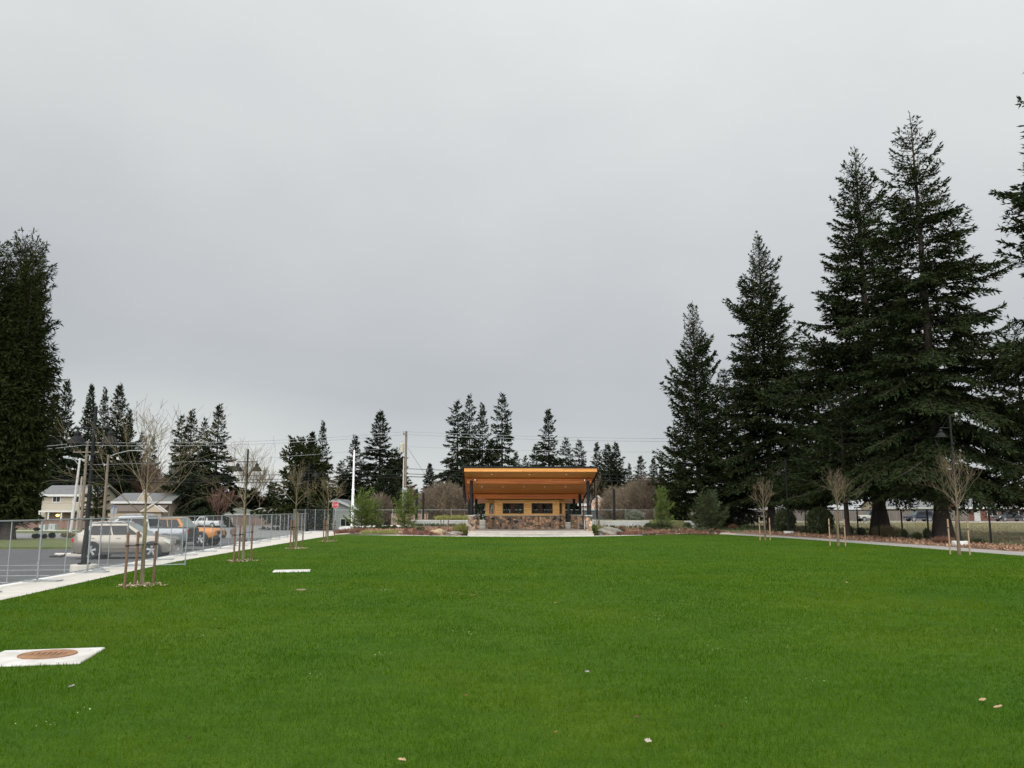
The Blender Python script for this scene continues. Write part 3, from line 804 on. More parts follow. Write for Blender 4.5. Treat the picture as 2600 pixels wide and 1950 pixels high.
# roof: sloping slab
m=MB(); m.M=Matrix.Identity(4)
x0,x1=-5.32,5.32; v0,v1=0.0,11.7
def slab(zo0,zo1,xa,xb,va,vb):
    return [(xa,va,sof(va)+zo0),(xb,va,sof(va)+zo0),(xb,vb,sof(vb)+zo0),(xa,vb,sof(vb)+zo0),(xa,va,sof(va)+zo1),(xb,va,sof(va)+zo1),(xb,vb,sof(vb)+zo1),(xa,vb,sof(vb)+zo1)]
BF=[(0,3,2,1),(4,5,6,7),(0,1,5,4),(1,2,6,5),(2,3,7,6),(3,0,4,7)]
m=MB(); m.add(slab(.0,.10,x0+.04,x1-.04,v0+.06,v1),BF); m.build('soffit',SOFF,pv)
m=MB(); m.add(slab(.262,.40,x0-.06,x1+.06,v0-.07,v1+.1),BF); m.build('roof',BLACK,pv)
m=MB(); m.box(x0,v0,sof(0)-.02,x1,v0+.056,sof(0)+.26); m.build('fascia',CEDAR,pv)
for s in (-1,1):
    m=MB(); xa,xb=(x0,x0+.036) if s<0 else (x1-.036,x1)
    m.add(slab(-.02,.26,xa,xb,v0+.058,v1),BF); m.build('side_fascia',CEDARR,pv)
# beams
for va in (2.05,7.7):
    m=MB(); m.box(-5.14,va,sof(va)-.46,5.14,va+.26,sof(va+.26)-.005)
    m.build('beam',CEDARR,pv)
# recessed lights in the soffit
for va,xs_ in ((.95,(-3.1,-.05,2.95)),(3.6,(-1.9,1.7)),(5.2,(-3.9,-2.1,-.3,1.5,3.3))):
    for x in xs_:
        m=MB(); m.lathe([(.042,0),(.042,.02)],12,(x,va,sof(va)-.016)); d=m.build('downlight',LAMPG,pv)
# piers and columns
for (x,v,w,ct) in ((-4.75,1.35,.50,1),(4.75,1.35,.50,1),(-4.75,7.1,.50,1),(4.75,7.1,.55,1),(4.42,8.9,.62,2),(-4.42,8.9,.62,2)):
    m=MB(); m.box(x-w/2,v-w/2,.345,x+w/2,v+w/2,1.55); p=m.build('stone_pier',STONE,pv)
    m=MB(); m.bev(x-w/2-.05,v-w/2-.05,1.552,x+w/2+.05,v+w/2+.05,1.625,.015); m.build('pier_cap',CONCG,p)
    top=sof(v)-.02
    if v<2: top=4.42
    elif v<8: top=sof(v)-.18
    m=MB(); m.lathe([(.125,1.627),(.125,top-.12),(.115,top-.05),(.08,top-.012),(0.0,top)],14,(x,v,0)); m.lathe([(.17,1.627),(.17,1.65)],14,(x,v,0))
    smooth_angle(m.build('column',DARKST,pv))
    if v<2:   # bracket to the beam
        m=MB(); m.box(x-.05,v+.10,top-.34,x+.05,2.046,top-.08); m.build('bracket',DARKST,pv)
        sx_=1 if x<0 else -1
        m=MB(); m.tube([(x+sx_*.02,v,top+.28),(x+sx_*.06,v-.02,top+.10),(x+sx_*.25,v-.06,top+.02)],.018,6); m.lathe([(.05,-.06),(.09,.0),(.09,.09),(.03,.12)],12,(x+sx_*.30,v-.08,top-.02))
        lf=m.build('spotlight',BLACK,pv)
        m=MB(); m.lathe([(.045,0),(.045,.02)],10,(x+sx_*.30,v-.185,top+.02),axis='y'); m.build('lamp_lens',LAMPG,lf)
# gutters and downspouts at both sides
for s in (-1,1):
    m=MB()
    xg=s*5.42
    m.tube([(xg,.3,sof(.3)+.02),(xg,11.6,sof(11.6)+.02)],.07,8)
    m.tube([(xg,2.3,sof(2.3)-.02),(xg,2.35,3.15),(s*5.32,2.3,2.92),(s*5.06,1.75,2.80),(s*4.98,1.66,2.62),(s*4.98,1.66,.62),(s*5.06,1.55,.36)],.048,8)
    smooth_angle(m.build('downspout',BLACK,pv))
    m=MB(); m.tube([(s*5.08,6.6,sof(6.6)-.45),(s*4.98,6.75,2.7),(s*4.98,6.75,.4)],.045,8); smooth_angle(m.build('downspout',BLACK,pv))
# hut : stone base, wood walls with openings
vf,vw,vb=9.15,9.85,11.15
fx0,fx1=-2.75,3.12; wx0,wx1=-3.57,3.71
m=MB(); m.box(fx0,vf,.345,fx1,vb,1.50); m.box(wx0,vw,.345,fx0-.002,vb,1.498); m.box(fx1+.002,vw,.345,wx1,vb,1.498); m.build('stone_base',STONE,pv)
m=MB(); m.box(fx0-.05,vf-.05,1.502,fx1+.05,vf+.32,1.56); m.box(wx0-.05,vw-.05,1.502,fx0-.052,vw+.3,1.558); m.box(fx1+.052,vw-.05,1.502,wx1+.05,vw+.3,1.558); m.build('stone_sill',CONCG,pv)
def wall_with_holes(name,xa,xb,va,vb_,z0,z1,holes,mt):
    """vertical wall made of butted blocks leaving rectangular holes"""
    m=MB(); xs_=xa
    for (h0,h1,hz0,hz1) in holes:
        m.box(xs_,va,z0,h0,vb_,z1)
        m.box(h0,va,z0,h1,vb_,hz0); m.box(h0,va,hz1,h1,vb_,z1)
        xs_=h1
    m.box(xs_,va,z0,xb,vb_,z1)
    return m.build(name,mt,pv)
FH=[(-2.02,-.12,1.72,2.64),(.60,2.50,1.72,2.64)]
wall_with_holes('front_wall',fx0,fx1,vf+.02,vf+.16,1.562,2.96,FH,WALLW)
WH=[(-3.22,-2.85,1.72,2.64)]; WH2=[(3.20,3.42,1.72,2.64)]
wall_with_holes('wing_wall',wx0,fx0-.003,vw,vw+.14,1.56,2.98,WH,WALLW)
wall_with_holes('wing_wall',fx1+.003,wx1,vw,vw+.14,1.56,2.98,WH2,WALLW)
BH=[(-3.2,-.05,1.68,2.6),(.35,3.4,1.68,2.6)]
wall_with_holes('back_wall',wx0,wx1,vb-.14,vb,1.502,2.70,BH,WALLW)
m=MB(); m.box(wx0,vw+.145,1.56,wx0+.12,vb-.145,2.70); m.build('end_wall',WALLW,pv)
m=MB(); m.box(wx1-.12,vw+.145,1.56,wx1,vb-.145,2.70); m.build('end_wall',WALLW,pv)
m=MB(); m.box(fx0+.0,vf-.02,2.962,fx1,vf+.2,3.02); m.build('head_trim',CORTEN,pv)
rng=np.random.default_rng(5)
def screen(x0,x1,z0,z1,v,seed):
    rng=np.random.default_rng(seed)
    f=MB(); t=.05
    f.box(x0-.01,v-.03,z0-.01,x0+t,v+.05,z1+.01); f.box(x1-t,v-.03,z0-.01,x1+.01,v+.05,z1+.01)
    f.box(x0+t,v-.03,z0-.01,x1-t,v+.05,z0+t); f.box(x0+t,v-.03,z1-t,x1-t,v+.05,z1+.01)
    w=f.build('window',CORTEN,pv)
    segs=[]
    def cl(p): return np.array([min(x1-.04,max(x0+.04,p[0])),v+.012,min(z1-.04,max(z0+.04,p[2]))])
    n=int((x1-x0)/.12)
    for i in range(n):
        p=np.array([x0+.06+(x1-x0-.1)*i/max(1,n-1)+rng.normal(0,.03),v,z0+.04]); d=np.array([rng.normal(0,.5),0,1.0]); d/=np.linalg.norm(d)
        r=.020
        for k in range(6):
            q=p+d*.17
            segs.append((cl(p),cl(q),r,r*.9))
            if rng.random()<.9:
                dd=d+np.array([rng.choice([-1,1])*rng.uniform(.6,1.1),0,.1]); dd/=np.linalg.norm(dd)
                segs.append((cl(q),cl(q+dd*rng.uniform(.12,.3)),r*.75,r*.5))
            d=d+np.array([rng.normal(0,.35),0,0]); d/=np.linalg.norm(d); p=q; r*=.93
    link_mesh('branch_screen',seg_mesh('branch_screen',segs,4),CORTEN,w)
for i,(a,b,c,d) in enumerate(FH): screen(a,b,c,d,vf+.04,40+i)
for i,(a,b,c,d) in enumerate(WH+WH2): screen(a,b,c,d,vw+.04,50+i)
for i,(a,b,c,d) in enumerate(BH): screen(a,b,c,d,vb-.10,60+i)
for x in (-1.08,1.36):
    m=MB(); m.box(x-.22,vf+.40,1.565,x+.22,vf+.62,2.95); m.build('inner_post',BROWNP,pv)
# small fittings low on the stone
for x in (-2.2,2.26):
    m=MB(); m.box(x-.05,vf-.032,.50,x+.05,vf-.003,.86); m.build('outlet_cover',DARKST,pv)

# broad concrete steps up to the terrace behind the stage
st=thing('concrete_steps','broad pale concrete steps behind the left stone pier of the pavilion','steps',(-3.15,77.2,0),R(2))
for k in range(3):
    m=MB(); m.bev(-1.15,k*.9,.30,1.05,4.2,.52+.26*k,.015); m.M=Matrix.Identity(4); m.build('step',CONCW if k==0 else CONC_ST,st)
st=thing('concrete_steps','concrete steps between the pavilion hut and its right rear piers','steps',(5.9,78.2,0),R(2))
for k in range(2):
    m=MB(); m.bev(-1.0,k*.9,.30,1.1,3.2,.58+.26*k,.015); m.build('step',CONCW if k==0 else CONC_ST,st)

# retaining walls
def rwall(label,x0,x1,y,z0,z1,t=.25,rz=0):
    o=thing('retaining_wall',label,'retaining wall',((x0+x1)/2,y,0),rz,'low concrete retaining walls around the terrace')
    L=(x1-x0)/2
    m=MB(); m.bev(-L,0,z0,L,t,z1-.05,.004); m.build('wall',CONCG,o)
    m=MB(); m.bev(-L-.01,-.015,z1-.048,L+.01,t+.015,z1,.012); m.build('coping',CONCW,o)
rwall('low grey concrete retaining wall left of the pavilion beneath yellow-green groundcover',-9.75,-4.3,80.65,.1,1.06)
rwall('grey concrete retaining wall right of the pavilion behind the red twig bed',8.3,13.0,78.6,.1,1.03)
rwall('short recessed concrete wall between the right stone piers and the longer wall',6.6,8.28,80.2,.1,1.1)
rwall('long pale concrete wall behind the young evergreen right of the pavilion',13.02,19.3,82.0,.1,.98)
# ------------------------------------------------------------------ park lamps
def bell_lamp(label,loc,height,twin,rz=0,group='black bell lamp posts',base_h=.0,fm=None,arm=.58,sc_=1.0):
    o=thing('lamp_post',label,'lamp post',loc,rz,group)
    if base_h>0:
        m=MB(); m.lathe([(.42,-.2),(.42,base_h-.02),(.40,base_h)],24); smooth_angle(m.build('footing',fm or CONC,o))
    m=MB(); m.lathe([(.20,base_h),(.20,base_h+.05),(.12,base_h+.07)],18); smooth_angle(m.build('base_plate',BLACK,o))
    m=MB(); m.lathe([(.105,base_h+.05),(.10,base_h+.5),(.085,base_h+.9),(.085,base_h+.95),(.07,base_h+1.0),(.055,height-.02),(.02,height)],16); smooth_angle(m.build('pole',BLACK,o))
    za=height-.78
    sides=(-1,1) if twin else (-1,)
    m=MB(); m.tube([((-arm-.04) if twin else -arm-.04,0,za),((arm+.04) if twin else .1,0,za)],.028,8); m.build('arm',BLACK,o)
    for s in sides:
        m=MB(); m.tube([(s*.03,0,height-.1),(s*arm*.86,0,za)],.007,5); m.build('stay_rod',DARKST,o)
        z=za-.02
        prof=[(0,z-.02),(.03,z-.03),(.035,z-.07),(.07,z-.09),(.105,z-.13),(.115,z-.17),(.105,z-.20),(.105,z-.26),(.14,z-.275),(.20,z-.33),(.245,z-.40),(.27,z-.47),(.30,z-.50),(.345,z-.525),(.345,z-.54),(.29,z-.52),(.05,z-.45),(0,z-.44)]
        m=MB(); m.lathe(prof,24,(s*arm,0,0)); sh=smooth_angle(m.build('lamp_shade',BLACK,o),25)
    m=MB(); m.box(-.02,-.11,height-1.75,.10,-.05,height-1.62); m.build('sensor_box',BLACK,o)
    return o
pA=P(197,1441,.10)
bell_lamp('black twin bell lamp post on a round concrete footing in front of the beige car',(pA.x,pA.y+.4,0),PD(224,1031,pA.y+.4).z,True,R(0),base_h=.18)
def lampat(label,u,Y,vt,twin,rz=0,bh=.15,z=0):
    x=XD(u,Y,.3); bell_lamp(label,(x,Y,z),PD(u,vt,Y).z,twin,rz,base_h=.30 if not twin else bh,fm=CONCW)
lampat('black twin bell lamp post behind the second staked bare tree on the left',619,50,1140,True)
lampat('farthest twin bell lamp post on the left, dark against the broad evergreen',779,74,1172,True)
lampat('black single bell lamp post nearest on the right, behind the largest bare sapling',2437,47.0,1052,False)
lampat('smaller single bell lamp post on the right between two clipped green bushes',2003,69.5,1166,False)

# ------------------------------------------------------------------ fences
def chain_mesh(w,h,pitch,r,z0=0.0,n=3):
    segs=[]
    k=-h
    while k<w:
        # rising wire x=k+t
        a0=max(0,-k); a1=min(h,w-k)
        if a1>a0:
            segs.append(((k+a0,0,z0+a0),(k+a1,0,z0+a1),r,r))
            segs.append(((k+a0,.006,z0+h-a0),(k+a1,.006,z0+h-a1),r,r))
        k+=pitch
    return segs
PW=3.38; PH=1.73
def panel_parts(parent,w=PW):
    m=MB(); r=.021
    m.tube([(0,0,.06),(0,0,PH)],r*1.3,8); m.tube([(w,0,.06),(w,0,PH)],r*1.1,8)
    m.tube([(0,0,PH-.01),(w,0,PH-.01)],r,8); m.tube([(0,0,.10),(w,0,.10)],r*.8,8)
    m.build('frame',GALV,parent)
    m=MB(); m.tube([(w/2,0,.10),(w/2,0,PH-.01)],.015,6); m.build('mid_post',GALV,parent)
    link_mesh('chain_mesh',seg_mesh('chain_mesh',chain_mesh(w-.04,PH-.16,.075,.0010,.12),3),WIRE,parent).location=(.02,0,0)
    m=MB()
    for s in (-.20,.20):
        m.tube([(s,-.62,.03),(s,.30,.03)],.017,6)
    m.tube([(-.20,-.62,.03),(.20,-.62,.03)],.017,6); m.tube([(-.20,.30,.03),(.20,.30,.03)],.017,6); m.tube([(-.2,0,.03),(.2,0,.03)],.02,6)
    m.tube([(0,0,.03),(0,0,.16)],.024,6)
    m.build('foot_stand',GALV,parent)
    m=MB()
    for z in (.5,1.35): m.box(-.05,-.03,z,.03,.03,z+.045)
    m.build('clamp',GALV,parent)
FG='galvanised temporary fence panels along the path'
LBL=['nearest chain link panel of the fence, cut off by the left photo edge',
 'chain link fence panel in front of the black lamp post and empty parking stalls',
 'chain link fence panel in front of the beige car doors',
 'chain link fence panel in front of the beige car bonnet',
 'chain link fence panel in front of the silver pickup bed',
 'chain link fence panel in front of the orange truck nose',
 'chain link fence panel just left of the second staked tree',
 'chain link fence panel directly behind the second staked tree',
 'fence panel before the tan board fence, right of the second staked tree',
 'chain link fence panel in front of the white garage gable and yellow sign',
 'chain link fence panel just left of the third staked tree',
 'chain link fence panel just right of the third staked tree',
 'chain link fence panel midway between the third and fourth staked trees',
 'chain link fence panel just left of the fourth staked tree',
 'chain link fence panel directly behind the fourth staked tree',
 'farthest chain link panel of the path fence, below the stop sign']
ang=math.atan2(1,-.0966)
y=23.8-3.4; first=None
for i in range(16):
    x=kerb_x(y)+.16
    if first is None:
        first=thing('fence_panel',LBL[i],'fence panel',(x,y,.006),ang,FG); panel_parts(first)
        o=first
    else:
        o=copy_tree(first); o['label']=LBL[i]; o.location=(x,y,.006)
    o.rotation_euler=(R(random.uniform(-.4,.4)),0,ang+R(random.uniform(-.5,.5)))
    y+=3.4
# the panel swung open across the path, ends on the lawn
a=P(240,1449,0); b=P(461,1441,0)
o=copy_tree(first); o['label']='chain link panel standing square across the path with its end on the lawn'
o.location=(a.x,a.y+.25,.006); o.rotation_euler=(0,0,math.atan2(b.y-a.y-.1,b.x-a.x)); o.scale=((b-a).length/PW,1,1)

def long_fence(name,label,cat,pts,h,zf,postm,wirem,step=3.0,pr=.03,pitch=.09,wr=.004,rail=.022,mid=True,group=None):
    o=thing(name,label,cat,(pts[0][0],pts[0][1],0),0,group)
    segs=[]; rails=MB()
    ox,oy=pts[0]
    for (a,b) in zip(pts[:-1],pts[1:]):
        a=Vector((*a,0)); b=Vector((*b,0)); d=b-a; L=d.length; d/=L; n=max(1,round(L/step))
        for i in range(n+1):
            p=a+d*(L*i/n)
            if i==n and b!=Vector((*pts[-1],0)): continue
            z=zf(p.x,p.y)
            m=MB(); m.lathe([(pr,z-.1),(pr,z+h+.03),(pr*1.2,z+h+.035),(pr*.5,z+h+.07)],10,(p.x-ox,p.y-oy,0)); m.build('fence_post',postm,o)
        for i in range(n):
            p=a+d*(L*i/n); q=a+d*(L*(i+1)/n); zp=zf(p.x,p.y); zq=zf(q.x,q.y)
            rails.tube([(p.x-ox,p.y-oy,zp+h),(q.x-ox,q.y-oy,zq+h)],rail,6)
            if mid: rails.tube([(p.x-ox,p.y-oy,zp+.08),(q.x-ox,q.y-oy,zq+.08)],rail*.5,5)
            w=(q-p).length
            for s in chain_mesh(w,h-.1,pitch,wr,.06):
                def tr(c): return np.array([p.x-ox+d.x*c[0]-d.y*c[1],p.y-oy+d.y*c[0]+d.x*c[1],c[2]+zp+(zq-zp)*c[0]/w])
                segs.append((tr(s[0]),tr(s[1]),s[2],s[3]))
    rails.build('rail',postm,o)
    link_mesh('chain_mesh',seg_mesh('chain_mesh',segs,3),wirem,o)
    return o
long_fence('chain_link_fence','black chain link fence running below the tall conifers on the right','fence',[(fence_x(yy),yy) for yy in (10,45,92)]+[(19.5,93.2)],2.0,lambda x,y:.02,BLACK,BWIRE,step=3.2,pr=.055,pitch=.08,wr=.0030,rail=.036)
long_fence('street_fence','tall galvanised chain link fence along the street behind the pavilion and planting beds','fence',[(-20.5,78),(-19.8,92.0),(19.3,93.4)],2.06,lambda x,y:0.0 if y<91 else .0,GALV,WIRE,step=3.3,pr=.03,pitch=.11,wr=.0012,rail=.022)

# ------------------------------------------------------------------ staked young trees
BARKY=mat('young_bark',(.17,.155,.08),(.115,.09,.06),rough=.9,scale=5,stretch=(4,4,1),bump=.3)
CHIPS=mat('pale_wood_chips',(.38,.31,.21),(.25,.19,.12),rough=.9,scale=6,island=.8)
def staked_tree(label,u,v,vt,seed,spread,stakes,sm,trunk_h,r0,green,grp,chips=True,limbs=11,tag_=None,vase=.55,levels=4):
    b=P(u,v,0); Y=b.y
    h=PD(u,vt,Y).z
    o=thing('young_tree',label,'young tree',(b.x,Y,0),random.uniform(0,6.28),grp)
    link_mesh('branches',seg_mesh('branches',bare_segs(seed,h=h,trunk_h=trunk_h,spread=spread,r0=r0,levels=levels,kids=(1,3),vase=vase,twig=.0030 if Y<45 else .0042,limbs=limbs,up=.13 if green else .22,wob=.15,ratio=.72,hfac=.86),5),TWIGO if green else TWIG,o)
    m=MB(); m.tube([(0,0,-.1),(.0,0,.05),(.01,.005,trunk_h*.5),(0.0,0,trunk_h*.92)],[r0*1.9,r0*1.35,r0*1.18,r0*1.1],8); smooth_angle(m.build('trunk',BARKY if green else TWIG,o))
    if chips:
        rng=np.random.default_rng(seed); n=190
        an=rng.uniform(0,6.28,n); rr=.62*rng.uniform(.05,1,n)**.6
        B=np.stack([rr*np.cos(an),rr*np.sin(an),rng.uniform(.012,.05,n)],1); D=_norm(rng.normal(0,1,(n,3))*[1,1,.3])
        link_mesh('wood_chips',arr_mesh('wood_chips',sprays_on(B,D,rng.uniform(.05,.13,n),rng.uniform(.03,.06,n),rng,.5),4),CHIPS,o)['kind']='stuff'
    for (su,sv_,st,slab) in stakes:
        p=P(su,sv_,0); hh=PD(su,st,p.y).z
        s=thing('tree_stake',slab,'stake',(p.x,p.y,0),random.uniform(-.5,.5),'wooden stakes around the young trees')
        m=MB(); lean=random.uniform(-.01,.01)
        m.lathe([(.037,-.2),(.037,hh-.02),(.031,hh)],8); m.build('post',sm,s)
        m=MB(); m.lathe([(.050,hh*.74),(.050,hh*.77)],8); m.build('strap',RUBBER,s)
        s.rotation_euler=(random.uniform(-.012,.012),random.uniform(-.012,.012),0)
        # tie strap to the trunk
        dx,dy=b.x-p.x,Y-p.y
        m=MB(); m.tube([(0,0,hh*.755),(dx*.5,dy*.5,hh*.745),(dx*.95,dy*.95,hh*.755)],.011,5); ob=m.build('tie',RUBBER,s)
        s.rotation_euler=(0,0,0)
    return o
GY='leafless young trees tied to stakes on the lawn'
staked_tree('largest mossy bare young tree between three brown stakes in front of the beige car',360,1487,1062,11,1.45,
  [(316,1495,1351,'brown stake left of the trunk of the nearest left tree'),(342,1489,1349,'middle brown stake beside the trunk of the nearest left tree'),(389,1484,1348,'brown stake right of the trunk of the nearest left tree')],STAKE,1.85,.042,True,GY,limbs=13)
staked_tree('bare young tree between brown stakes in front of the second twin bell lamp',617,1425,1150,12,1.35,
  [(593,1429,1336,'left brown stake of the second tree from the left'),(606,1427,1334,'middle brown stake of the second tree from the left'),(637,1424,1327,'right brown stake of the second tree from the left')],STAKE,2.0,.045,True,GY,limbs=12)
staked_tree('slim bare young tree between brown stakes in front of the broad dark evergreen',752,1393,1196,13,1.15,
  [(737,1396,1321,'left brown stake of the third tree from the left'),(744,1395,1320,'middle brown stake of the third tree from the left'),(768,1392,1320,'right brown stake of the third tree from the left')],STAKE,2.1,.04,True,GY)
staked_tree('bare young tree between brown stakes in front of the stop sign',832,1375,1222,14,1.15,
  [(821,1376,1320,'left brown stake of the tree by the stop sign'),(827,1377,1320,'middle brown stake of the tree by the stop sign'),(849,1375,1321,'right brown stake of the tree by the stop sign')],STAKE,1.9,.04,True,GY)
staked_tree('bare young tree with pale stakes at the right lawn edge, farthest of three',1943,1372,1205,15,.85,
  [(1930,1372,1314,'left pale stake of the far right lawn edge tree'),(1956,1372,1315,'right pale stake of the far right lawn edge tree')],STAKEP,1.75,.05,False,GY,False,limbs=12,vase=.5)
staked_tree('bare young tree between two stakes midway along the right lawn edge',2129,1386,1190,16,.95,
  [(2108,1386,1317,'reddish stake left of the middle right-hand bare tree'),(2147,1387,1318,'tan stake right of the middle right-hand bare tree')],STAKEP,2.0,.06,False,GY,False,limbs=12,vase=.5)
staked_tree('largest bare young tree on the right, in front of the thickest conifer trunk',2436,1408,1152,17,1.15,
  [(2413,1408,1318,'grey stake left of the largest right-hand bare tree'),(2463,1409,1322,'tan stake right of the largest right-hand bare tree')],STAKEP,1.9,.062,False,GY,False,limbs=14,vase=.6)
# small staked trees in the planting beds beside the pavilion
def bed_tree(label,u,Y,vt,seed,spread,th,posts,zb=.25):
    x=XD(u,Y,1); h=PD(u,vt,Y).z-zb
    o=thing('bed_tree',label,'young tree',(x,Y,zb),0,'small leafless trees in the planting beds')
    link_mesh('branches',seg_mesh('branches',bare_segs(seed,h=h,trunk_h=th,spread=spread,r0=.03,levels=3,kids=(2,4),vase=.5,twig=.008,limbs=8,up=.4),4),TWIG,o)
    for (pu,vt2,pl) in posts:
        px=XD(pu,Y,1); hh=PD(pu,vt2,Y).z-zb
        s=thing('tree_stake',pl,'stake',(px,Y+.15,zb),0,'wooden stakes around the young trees')
        m=MB(); m.lathe([(.035,-.2),(.035,hh-.02),(.03,hh)],8); m.build('post',STAKE,s)
        m=MB(); m.lathe([(.042,hh*.8),(.042,hh*.84)],8); m.build('strap',RUBBER,s)
bed_tree('thin bare sapling staked in the bed just left of the pavilion',1127,70,1240,21,.8,1.1,[(1119,1314,'dark stake left of the sapling beside the left boulder'),(1138,1316,'dark stake right of the sapling beside the left boulder')])
bed_tree('small bare tree staked in the bed just right of the pavilion pier',1511,72,1236,22,.9,1.0,[(1501,1300,'dark stake nearest the right stone pier'),(1516,1316,'middle stake by the bare tree right of the pavilion'),(1522,1318,'right stake by the bare tree right of the pavilion')])
bed_tree('vase shaped bare tree on the terrace right of the black post',1574,84,1240,23,1.1,1.5,[],.95)
# ------------------------------------------------------------------ vehicles (x forward, z up, origin at centre on the ground)
def paint(name,c,metal=.35,rough=.32):
    return mat(name,c,(c[0]*.93,c[1]*.93,c[2]*.93),rough=rough,metal=metal,scale=1.5,spec=.5)
HEADL=mat('headlight_glass',(.62,.62,.58),(.45,.45,.43),rough=.12,scale=14,spec=.8)
TAILL=mat('taillight_red',(.32,.012,.014),rough=.15,spec=.7)
PLATE=mat('number_plate',(.55,.58,.62),(.40,.44,.50),rough=.5,scale=25)

DARKRIM=mat('dark_rim',(.10,.10,.105),rough=.5,metal=.4)
def wheel(parent,x,y,r,w,side):
    o=MB()
    prof=[(r*.66,-w*.5),(r*.90,-w*.5),(r*.985,-w*.36),(r,-w*.15),(r,w*.15),(r*.985,w*.36),(r*.90,w*.5),(r*.66,w*.5),(r*.62,w*.30)]
    o.lathe(prof,28,(x,y,r),axis='y')
    t=smooth_angle(o.build('wheel',RUBBER,parent),40)
    m=MB(); s=side
    m.lathe([(r*.665,s*w*.46),(r*.60,s*w*.44),(r*.58,s*w*.15),(.02,s*w*.12),(0,s*w*.12)],28,(x,y,r),axis='y'); 
    smooth_angle(m.build('rim_barrel',DARKRIM,t))
    m=MB()
    m.lathe([(r*.67,s*w*.40),(r*.675,s*w*.50),(r*.55,s*w*.49),(r*.535,s*w*.40)],28,(x,y,r),axis='y')
    for k in range(5):
        a=k*2*PI/5+.3
        for da in (-.13,.13):
            c0,s0=math.cos(a+da*.6),math.sin(a+da*.6); c1,s1=math.cos(a+da),math.sin(a+da)
            m.tube([(x+c0*r*.10,y+s*w*.42,r+s0*r*.10),(x+c1*r*.61,y+s*w*.44,r+s1*r*.61)],[r*.12,r*.085],6)
    m.lathe([(r*.15,s*w*.40),(r*.13,s*w*.50),(0,s*w*.51)],14,(x,y,r),axis='y')
    smooth_angle(m.build('rim',ALLOY,t))

